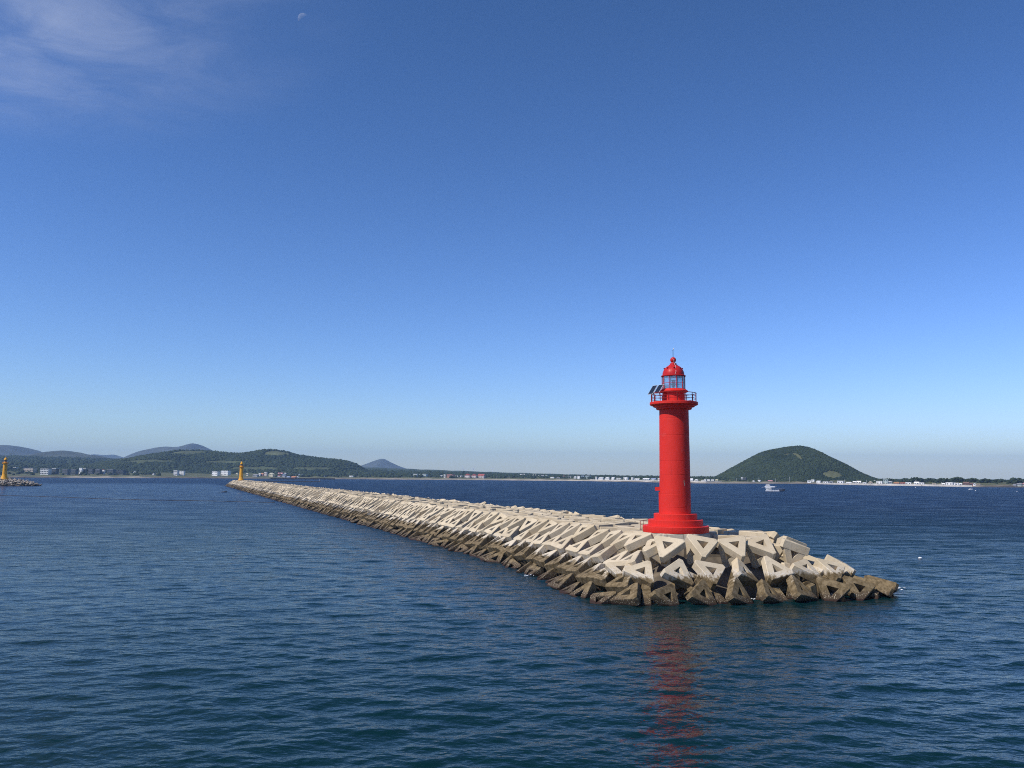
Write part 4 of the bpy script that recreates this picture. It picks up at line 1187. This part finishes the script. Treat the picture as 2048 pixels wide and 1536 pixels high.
# pale sea walls, jetties
def wall_strip(name, pa, pb, off, h, th, mat, label, cat, z0=-2.0):
    n = 24; V = []; F = []
    for i in range(n + 1):
        px = pa + (pb - pa) * i / n
        D = shore_dist(px) + off
        X = (px - 1024) / FPX * D / math.cos(PITCH)
        for dy, z in ((0, z0), (0.8, h), (th, h), (th, z0)): V.append((X, D + dy, z + (0.15 * math.sin(px * .9) if z > 0 else 0)))
    for i in range(n):
        for j in range(3): F.append((i * 4 + j, (i + 1) * 4 + j, (i + 1) * 4 + j + 1, i * 4 + j + 1))
    F += [(0, 1, 2, 3), (n * 4 + 3, n * 4 + 2, n * 4 + 1, n * 4)]
    tag(link(name, mesh_np(name, V, F, mat)), label, cat)
M['seawall'] = plain('sea_wall_concrete', (.56, .51, .44), .85, 0, .25, .15)
M['darkstone'] = plain('dark_stone', (.045, .042, .04), .9, 0, .5, .3)
wall_strip('sea_wall', 1629, 1731, -6, 2.7, 6, M['seawall'], 'straight bright pale sea wall below the volcanic hill', 'sea wall')
wall_strip('sea_wall', 1733, 1834, -2, 2.9, 5, M['seawall'], 'pale sea wall in front of the orange and red beach houses', 'sea wall')
wall_strip('sea_wall', 1836, 1934, -2, 2.6, 5, M['seawall'], 'pale sea wall in front of the big white beach house', 'sea wall')
wall_strip('sea_wall', 1180, 1440, 22, 4.0, 3, M['seawall'], 'long low pale sea wall behind the red tower', 'sea wall')
def line_wall(name, a, b, h, th, mat, label, cat):
    a, b = np.array(a[:2]), np.array(b[:2]); d = unit(b - a); q = np.array([-d[1], d[0]]); n = 14; V = []; F = []
    for i in range(n + 1):
        p = a + (b - a) * i / n
        for u, z in ((-th, -2), (-th * .6, h), (th * .6, h), (th, -2)): V.append((*(p + q * u), z + (random.uniform(-.15, .15) if z > 0 else 0)))
    for i in range(n):
        for j in range(3): F.append((i * 4 + j, i * 4 + j + 1, (i + 1) * 4 + j + 1, (i + 1) * 4 + j))
    F += [(3, 2, 1, 0), (n * 4, n * 4 + 1, n * 4 + 2, n * 4 + 3)]
    tag(link(name, mesh_np(name, V, F, mat)), label, cat)
line_wall('jetty', on_sea(492, 963.6), on_sea(641, 964.0), 1.1, 3.0, M['darkstone'], 'thin dark jetty lying low on the water beyond the long breakwater', 'jetty')
line_wall('jetty', on_sea(540, 958.6), on_sea(669, 959.0), 3.0, 5.0, M['darkstone'], 'higher dark jetty in front of the coloured village', 'jetty')
p_ = on_sea(639.5, 964)
MB().tube([(p_[0], p_[1], 0), (p_[0], p_[1], 4.4)], .22, 6).build('marker_post', M['white_metal'])
tag(COL.objects[-1], 'thin pale marker post at the end of the low jetty', 'post')

# poles on the shore, wind turbines far away
for px, yt, yb, lab in ((118, 937.5, 949, 'thin white pole among the dark buildings'), (1136.5, 946, 956, 'thin pale mast behind the grey shed'), (993.5, 951, 956.5, 'thin pole on the beach right of the villas'), (1018.5, 952, 957, 'short thin pole on the wide sandy beach'),
                        (1473.5, 956, 966, 'pale pole with a cone foot on the beach below the hill'), (1518, 955, 962.5, 'thin pole behind the long white house'), (1551, 957, 964, 'thin pole right of the salmon cottage'), (1579.5, 953.5, 964, 'tallest thin pole on the shore right of the boat'),
                        (1689.5, 959, 966.5, 'thin pole right of the big white box'), (1733.5, 959.5, 967.5, 'thin pole left of the tan gabled house'), (1832, 960, 966, 'thin pole above the bright white beach house'), (1883.3, 964.5, 970.5, 'thin pole left of the white cottage')):
    D = shore_dist(px) + 55
    b = at(px, yb, D); tp = at(px, yt, D)
    MB().tube([(b[0], D, b[2] - 3), (b[0], D, tp[2])], .16, 6).build('utility_pole', M['white_metal'])
    tag(COL.objects[-1], lab, 'pole', 'thin poles along the far shore')
M['turbine'] = plain('turbine_white', (.85, .86, .88), .5)
for px, yt, lab, rz in ((1396, 948.5, 'faint white wind turbine right of the red tower', 10), (985, 937.5, 'faint white wind turbine over the woods above the red-roofed villas', 35), (947, 936.8, 'faint white wind turbine over the middle villa', 70), (926, 937, 'faint white wind turbine over the white cottages', 95)):
    D = 6200.0; h_ = at(px, yt, D); 
    T = empty('wind_turbine', (h_[0], D, 0), 0, lab, 'wind turbine', 'wind turbines on the horizon')
    MB().lathe([(2.0, 0), (1.2, h_[2])], 10).build('tower', M['turbine'], T, auto=60)
    MB().box(-1.5, 1.5, -3.5, 4, h_[2] - 1.5, h_[2] + 1.8).build('nacelle', M['turbine'], T)
    for k in range(3):
        a = R(rz) + k * 2 * math.pi / 3
        c, s = math.cos(a), math.sin(a)
        vs = []
        for r, w in ((0, 1.1), (8, 1.6), (26, .4)):
            for yy in (-4.2, -3.7):
                for e in (-w, w): vs.append((r * c - e * s, yy, h_[2] + r * s + e * c))
        fs = [(0, 1, 5, 4), (4, 5, 9, 8), (2, 6, 7, 3), (6, 10, 11, 7), (0, 4, 6, 2), (4, 8, 10, 6), (1, 3, 7, 5), (5, 7, 11, 9), (8, 9, 11, 10), (0, 2, 3, 1)]
        MB().add(vs, fs).build('blade', M['turbine'], T)

# ------------------------------------------------------------------ boats, floats, foam
bp = on_sea(1551, 982.6)
SCB = bp[1] / FPX
B = empty('motor_boat', (bp[0], bp[1], 0), R(-24), 'white two-decked motor boat with dark raised bow off the volcanic hill', 'boat')
M['hull'] = plain('white_hull', (.84, .84, .83), .35); M['hull_dark'] = plain('dark_bow', (.03, .035, .05), .4); M['deck'] = plain('grey_deck', (.35, .36, .4), .6)
def hull(L, Wd, h0, h1, z0, name, mat, par, xa=0.0, xb=1.0, bowlift=0.9, thick=1.0):
    n = 12; V = []; F = []
    for i in range(n + 1):
        f = xa + (xb - xa) * i / n
        x = -L / 2 + L * f
        w = Wd / 2 * (1 - max(0, (f - .55) / .45) ** 2.2) * (0.9 if f < .05 else 1) + .05
        zt = h0 + (h1 - h0) * max(0, (f - .45) / .55) ** 1.6
        zb = z0 + bowlift * max(0, (f - .75) / .25) ** 1.8
        V += [(x, -w * .75 * thick, zb), (x, -w * thick, zt), (x, w * thick, zt), (x, w * .75 * thick, zb)]
    for i in range(n):
        for j in range(4): F.append((i * 4 + j, (i + 1) * 4 + j, (i + 1) * 4 + (j + 1) % 4, i * 4 + (j + 1) % 4))
    F += [(0, 1, 2, 3), (n * 4 + 3, n * 4 + 2, n * 4 + 1, n * 4)]
    return MB().add(V, F).build(name, mat, par)
LB = 15.4
hull(LB, 3.9, 1.0, 2.0, -.3, 'hull', M['hull'], B, 0, .70)
hull(LB, 3.9, 1.0, 2.1, -.3, 'bow', M['hull_dark'], B, .70, 1.0)
MB().box(-7.5, 6.3, -1.7, 1.7, .95, 1.03).build('deck', M['deck'], B)
MB().box(-7.2, -3.2, -1.45, 1.45, 1.03, 2.35).build('cabin', M['hull'], B)
for k in range(4): MB().box(-6.9 + k * .95, -6.2 + k * .95, -1.5, -1.4, 1.35, 2.15).build('window', M['window'], B)
MB().box(-7.7, -3.0, -1.8, 1.8, 2.353, 3.0).build('canopy', M['hull'], B)
MB().box(-8.3, -.2, -1.75, 1.75, 3.3, 3.95).build('upper_deck', M['hull'], B)
MB().box(-7.2, -3.4, -1.5, 1.5, 3.0, 3.3).build('upper_support', M['deck'], B)
MB().box(-6.8, -4.4, -1.1, 1.1, 3.953, 4.75).build('wheelhouse', M['window'], B)
MB().add([(-7.7, -1.5, 4.753), (-4.0, -1.5, 4.753), (-4.0, 1.5, 4.753), (-7.7, 1.5, 4.753), (-7.3, -1.2, 5.3), (-4.8, -1.2, 5.4), (-4.8, 1.2, 5.4), (-7.3, 1.2, 5.3)],
         [(3, 2, 1, 0), (4, 5, 6, 7), (0, 1, 5, 4), (1, 2, 6, 5), (2, 3, 7, 6), (3, 0, 4, 7)]).build('roof', M['hull'], B)
for yy in (-1.7, 1.7):
    MB().tube([(-2.6, yy, 1.9), (1.5, yy, 2.0), (5.0, yy * .6, 2.5), (7.0, yy * .15, 2.7)], .05, 5).build('railing', M['deck'], B)
    for x in (-1.5, 0.4, 2.4, 4.4): MB().tube([(x, yy * (1 if x < 2 else .72), 1.0), (x, yy * (1 if x < 2 else .72), 2.05 + max(0, x - 1.5) * .12)], .04, 5).build('railing_post', M['deck'], B)
MB().tube([(-8.0, 0, 3.5), (-11.0, 0.4, 3.0)], .12, 6).build('boom', M['deck'], B)
MB().tube([(-.3, 0, 3.7), (1.3, 0, 4.2)], .12, 6).build('davit', M['hull_dark'], B)
b2 = on_sea(1942, 979.8)
B2 = empty('dinghy', (b2[0], b2[1], 0), R(8), 'small white open boat off the brown timber house', 'boat')
hull(4.6, 1.8, .75, 1.1, -.2, 'hull', M['hull'], B2)
MB().box(-1.2, .3, -.6, .6, .7, 1.3).build('cabin', M['hull'], B2)
MB().box(-2.5, -2.2, -.2, .2, .3, 1.2).build('outboard_motor', M['hull_dark'], B2)
for px, py, sz, lab in ((1951, 981.8, .5, 'white float just right of the small white boat'), (2034, 983, .45, 'white float near the right edge of the picture'), (1831, 975.8, .55, 'white float off the bright white beach house')):
    q = on_sea(px, py)
    MB().lathe([(.1 * sz, -.4 * sz), (.9 * sz, -.1 * sz), (1.0 * sz, .3 * sz), (.7 * sz, .8 * sz), (.15 * sz, 1.0 * sz)], 14).build('mooring_buoy', M['hull'], loc=tuple(q), auto=60)
    tag(COL.objects[-1], lab, 'buoy', 'white floats on the open water')
# drifting white float lump on the open sea
q = on_sea(1840, 1117.5)
V = ICO_V * np.array([.36, .22, .14]) * (1 + RNG.normal(0, .18, (len(ICO_V), 1)))
tag(link('float', mesh_np('float', V + np.array([0, 0, .08]), ICO_F, M['foam'], True), loc=tuple(q)), 'white scrap of foam float drifting alone on the dark open water', 'float')
# low dark rock in the harbour
q = on_sea(447, 984.6)
def rockmesh():
    V = []
    for p in ICO_V:
        V.append((p[0] * 2.3, p[1] * 1.2, max(-.4, p[2] * .55 + (.25 if p[0] > .2 else 0))))
    V = np.array(V) * (1 + RNG.normal(0, .1, (len(V), 1)))
    return mesh_np('rock', V, ICO_F, M['darkstone'])
tag(link('rock', rockmesh(), loc=tuple(q)), 'low dark rock awash in the harbour below the far breakwater end', 'rock')
# dark current line on the harbour water, modelled as a thin tube
pts = [on_sea(x, y) for x, y in ((-160, 989.5), (0, 991), (60, 992.6), (120, 994.6), (200, 997.6), (260, 999.5), (330, 1000.8), (420, 1002.2), (500, 1004), (556, 1005.8))]
pp = []
for i in range(len(pts) - 1):
    for f in np.linspace(0, 1, 8, endpoint=False): pp.append(pts[i] * (1 - f) + pts[i + 1] * f)
MB().tube([(p[0], p[1], .05 + .05 * math.sin(i * 1.7)) for i, p in enumerate(pp)], .13, 5).build('current_line', M['darkstone'])
tag(COL.objects[-1], 'long thin dark current line running across the harbour water', 'floating line')
# foam where the swell meets the blocks
def foam():
    Vs = []; Fs = []; n = 0
    spots = [(1785, 1178, .45, 26), (1700, 1190, .35, 10), (1660, 1191, .3, 8), (1322, 1204, .35, 12), (1445, 1200, .25, 8), (1235, 1205, .25, 8), (1720, 1189, .3, 10), (1560, 1197, .2, 6), (1385, 1203, .2, 7), (1290, 1205, .18, 6), (1505, 1199, .2, 6), (1610, 1195, .22, 7), (1140, 1187, .2, 6), (1060, 1152, .2, 5)]
    for px, py, r, k in spots:
        c = on_sea(px, py)
        for i in range(k):
            s = random.uniform(.03, .12) * (0.6 + r)
            d = np.array([random.gauss(0, 0.75 * r + .1), random.gauss(0, .6 * r + .1), random.uniform(0.0, .38) * r + .04])
            Vs.append(ICO_V * np.array([s * 1.7, s * 1.2, s * .45]) * (1 + RNG.normal(0, .2, (len(ICO_V), 1))) + c + d); Fs.append(ICO_F + n); n += len(ICO_V)
    tag(link('foam', mesh_np('foam', np.vstack(Vs), np.vstack(Fs), M['foam'], True)), 'white foam washing against the foot of the blocks', None, None, 'stuff')
foam()

# ------------------------------------------------------------------ moon
def moon():
    d = FWD + (606.5 - 1024) / FPX * RT - (37.5 - 768) / FPX * UP
    d = d / np.linalg.norm(d); D = 30000.0
    c = np.array([0, 0, CAM_H]) + d * D
    Rm = 8.6 * D / FPX / (FWD @ d) 
    # lit half only: facing up-left and towards us
    right = unit(np.cross(d, [0, 0, 1.0])); up = np.cross(right, d)
    lit = unit(-0.62 * right + 0.78 * up)
    ax = unit(np.cross(lit, -d))
    V = []; F = []; n = 18; m = 24
    for i in range(n + 1):              # lune from the outer limb towards the terminator
        a = R(-2 + 80 * i / n)
        for j in range(m + 1):
            b = R(-90 + 180 * j / m)
            p = math.cos(b) * (math.cos(a) * lit - math.sin(a) * d) + math.sin(b) * ax
            V.append(c + Rm * p)
    for i in range(n):
        for j in range(m):
            F.append((i * (m + 1) + j, i * (m + 1) + j + 1, (i + 1) * (m + 1) + j + 1, (i + 1) * (m + 1) + j))
    g = NM('moon_dust')
    nz_ = g.noise(g.obj(), .008, 4)
    e = g.n.new('ShaderNodeBsdfDiffuse'); g.set(e.inputs['Color'], g.mix(g.rng(nz_, .35, .65), (.5, .5, .5), (.8, .8, .8)))
    t = g.n.new('ShaderNodeBsdfTransparent'); ms = g.n.new('ShaderNodeMixShader'); ms.inputs[0].default_value = .12
    g.l.new(t.outputs[0], ms.inputs[1]); g.l.new(e.outputs[0], ms.inputs[2]); g.l.new(ms.outputs[0], g.out.inputs['Surface'])
    tag(link('moon', mesh_np('moon', np.array(V) - c, F, g.m, True), loc=tuple(c)), 'pale half moon high in the clear blue sky', 'moon')
moon()

# ------------------------------------------------------------------ air
def haze():
    mb = MB().box(-14000, 14000, -600, 14500, -6.0, 420.0)
    g = NM('haze_air')
    v = g.n.new('ShaderNodeVolumePrincipled')
    v.inputs['Color'].default_value = (0.43, 0.67, 1.0, 1); v.inputs['Density'].default_value = 7.5e-5; v.inputs['Anisotropy'].default_value = 0.1
    g.l.new(v.outputs[0], g.out.inputs['Volume'])
    o = mb.build('haze', g.m)
    tag(o, 'thin blue sea haze', None, None, 'stuff')
HAZE = True
if HAZE: haze()
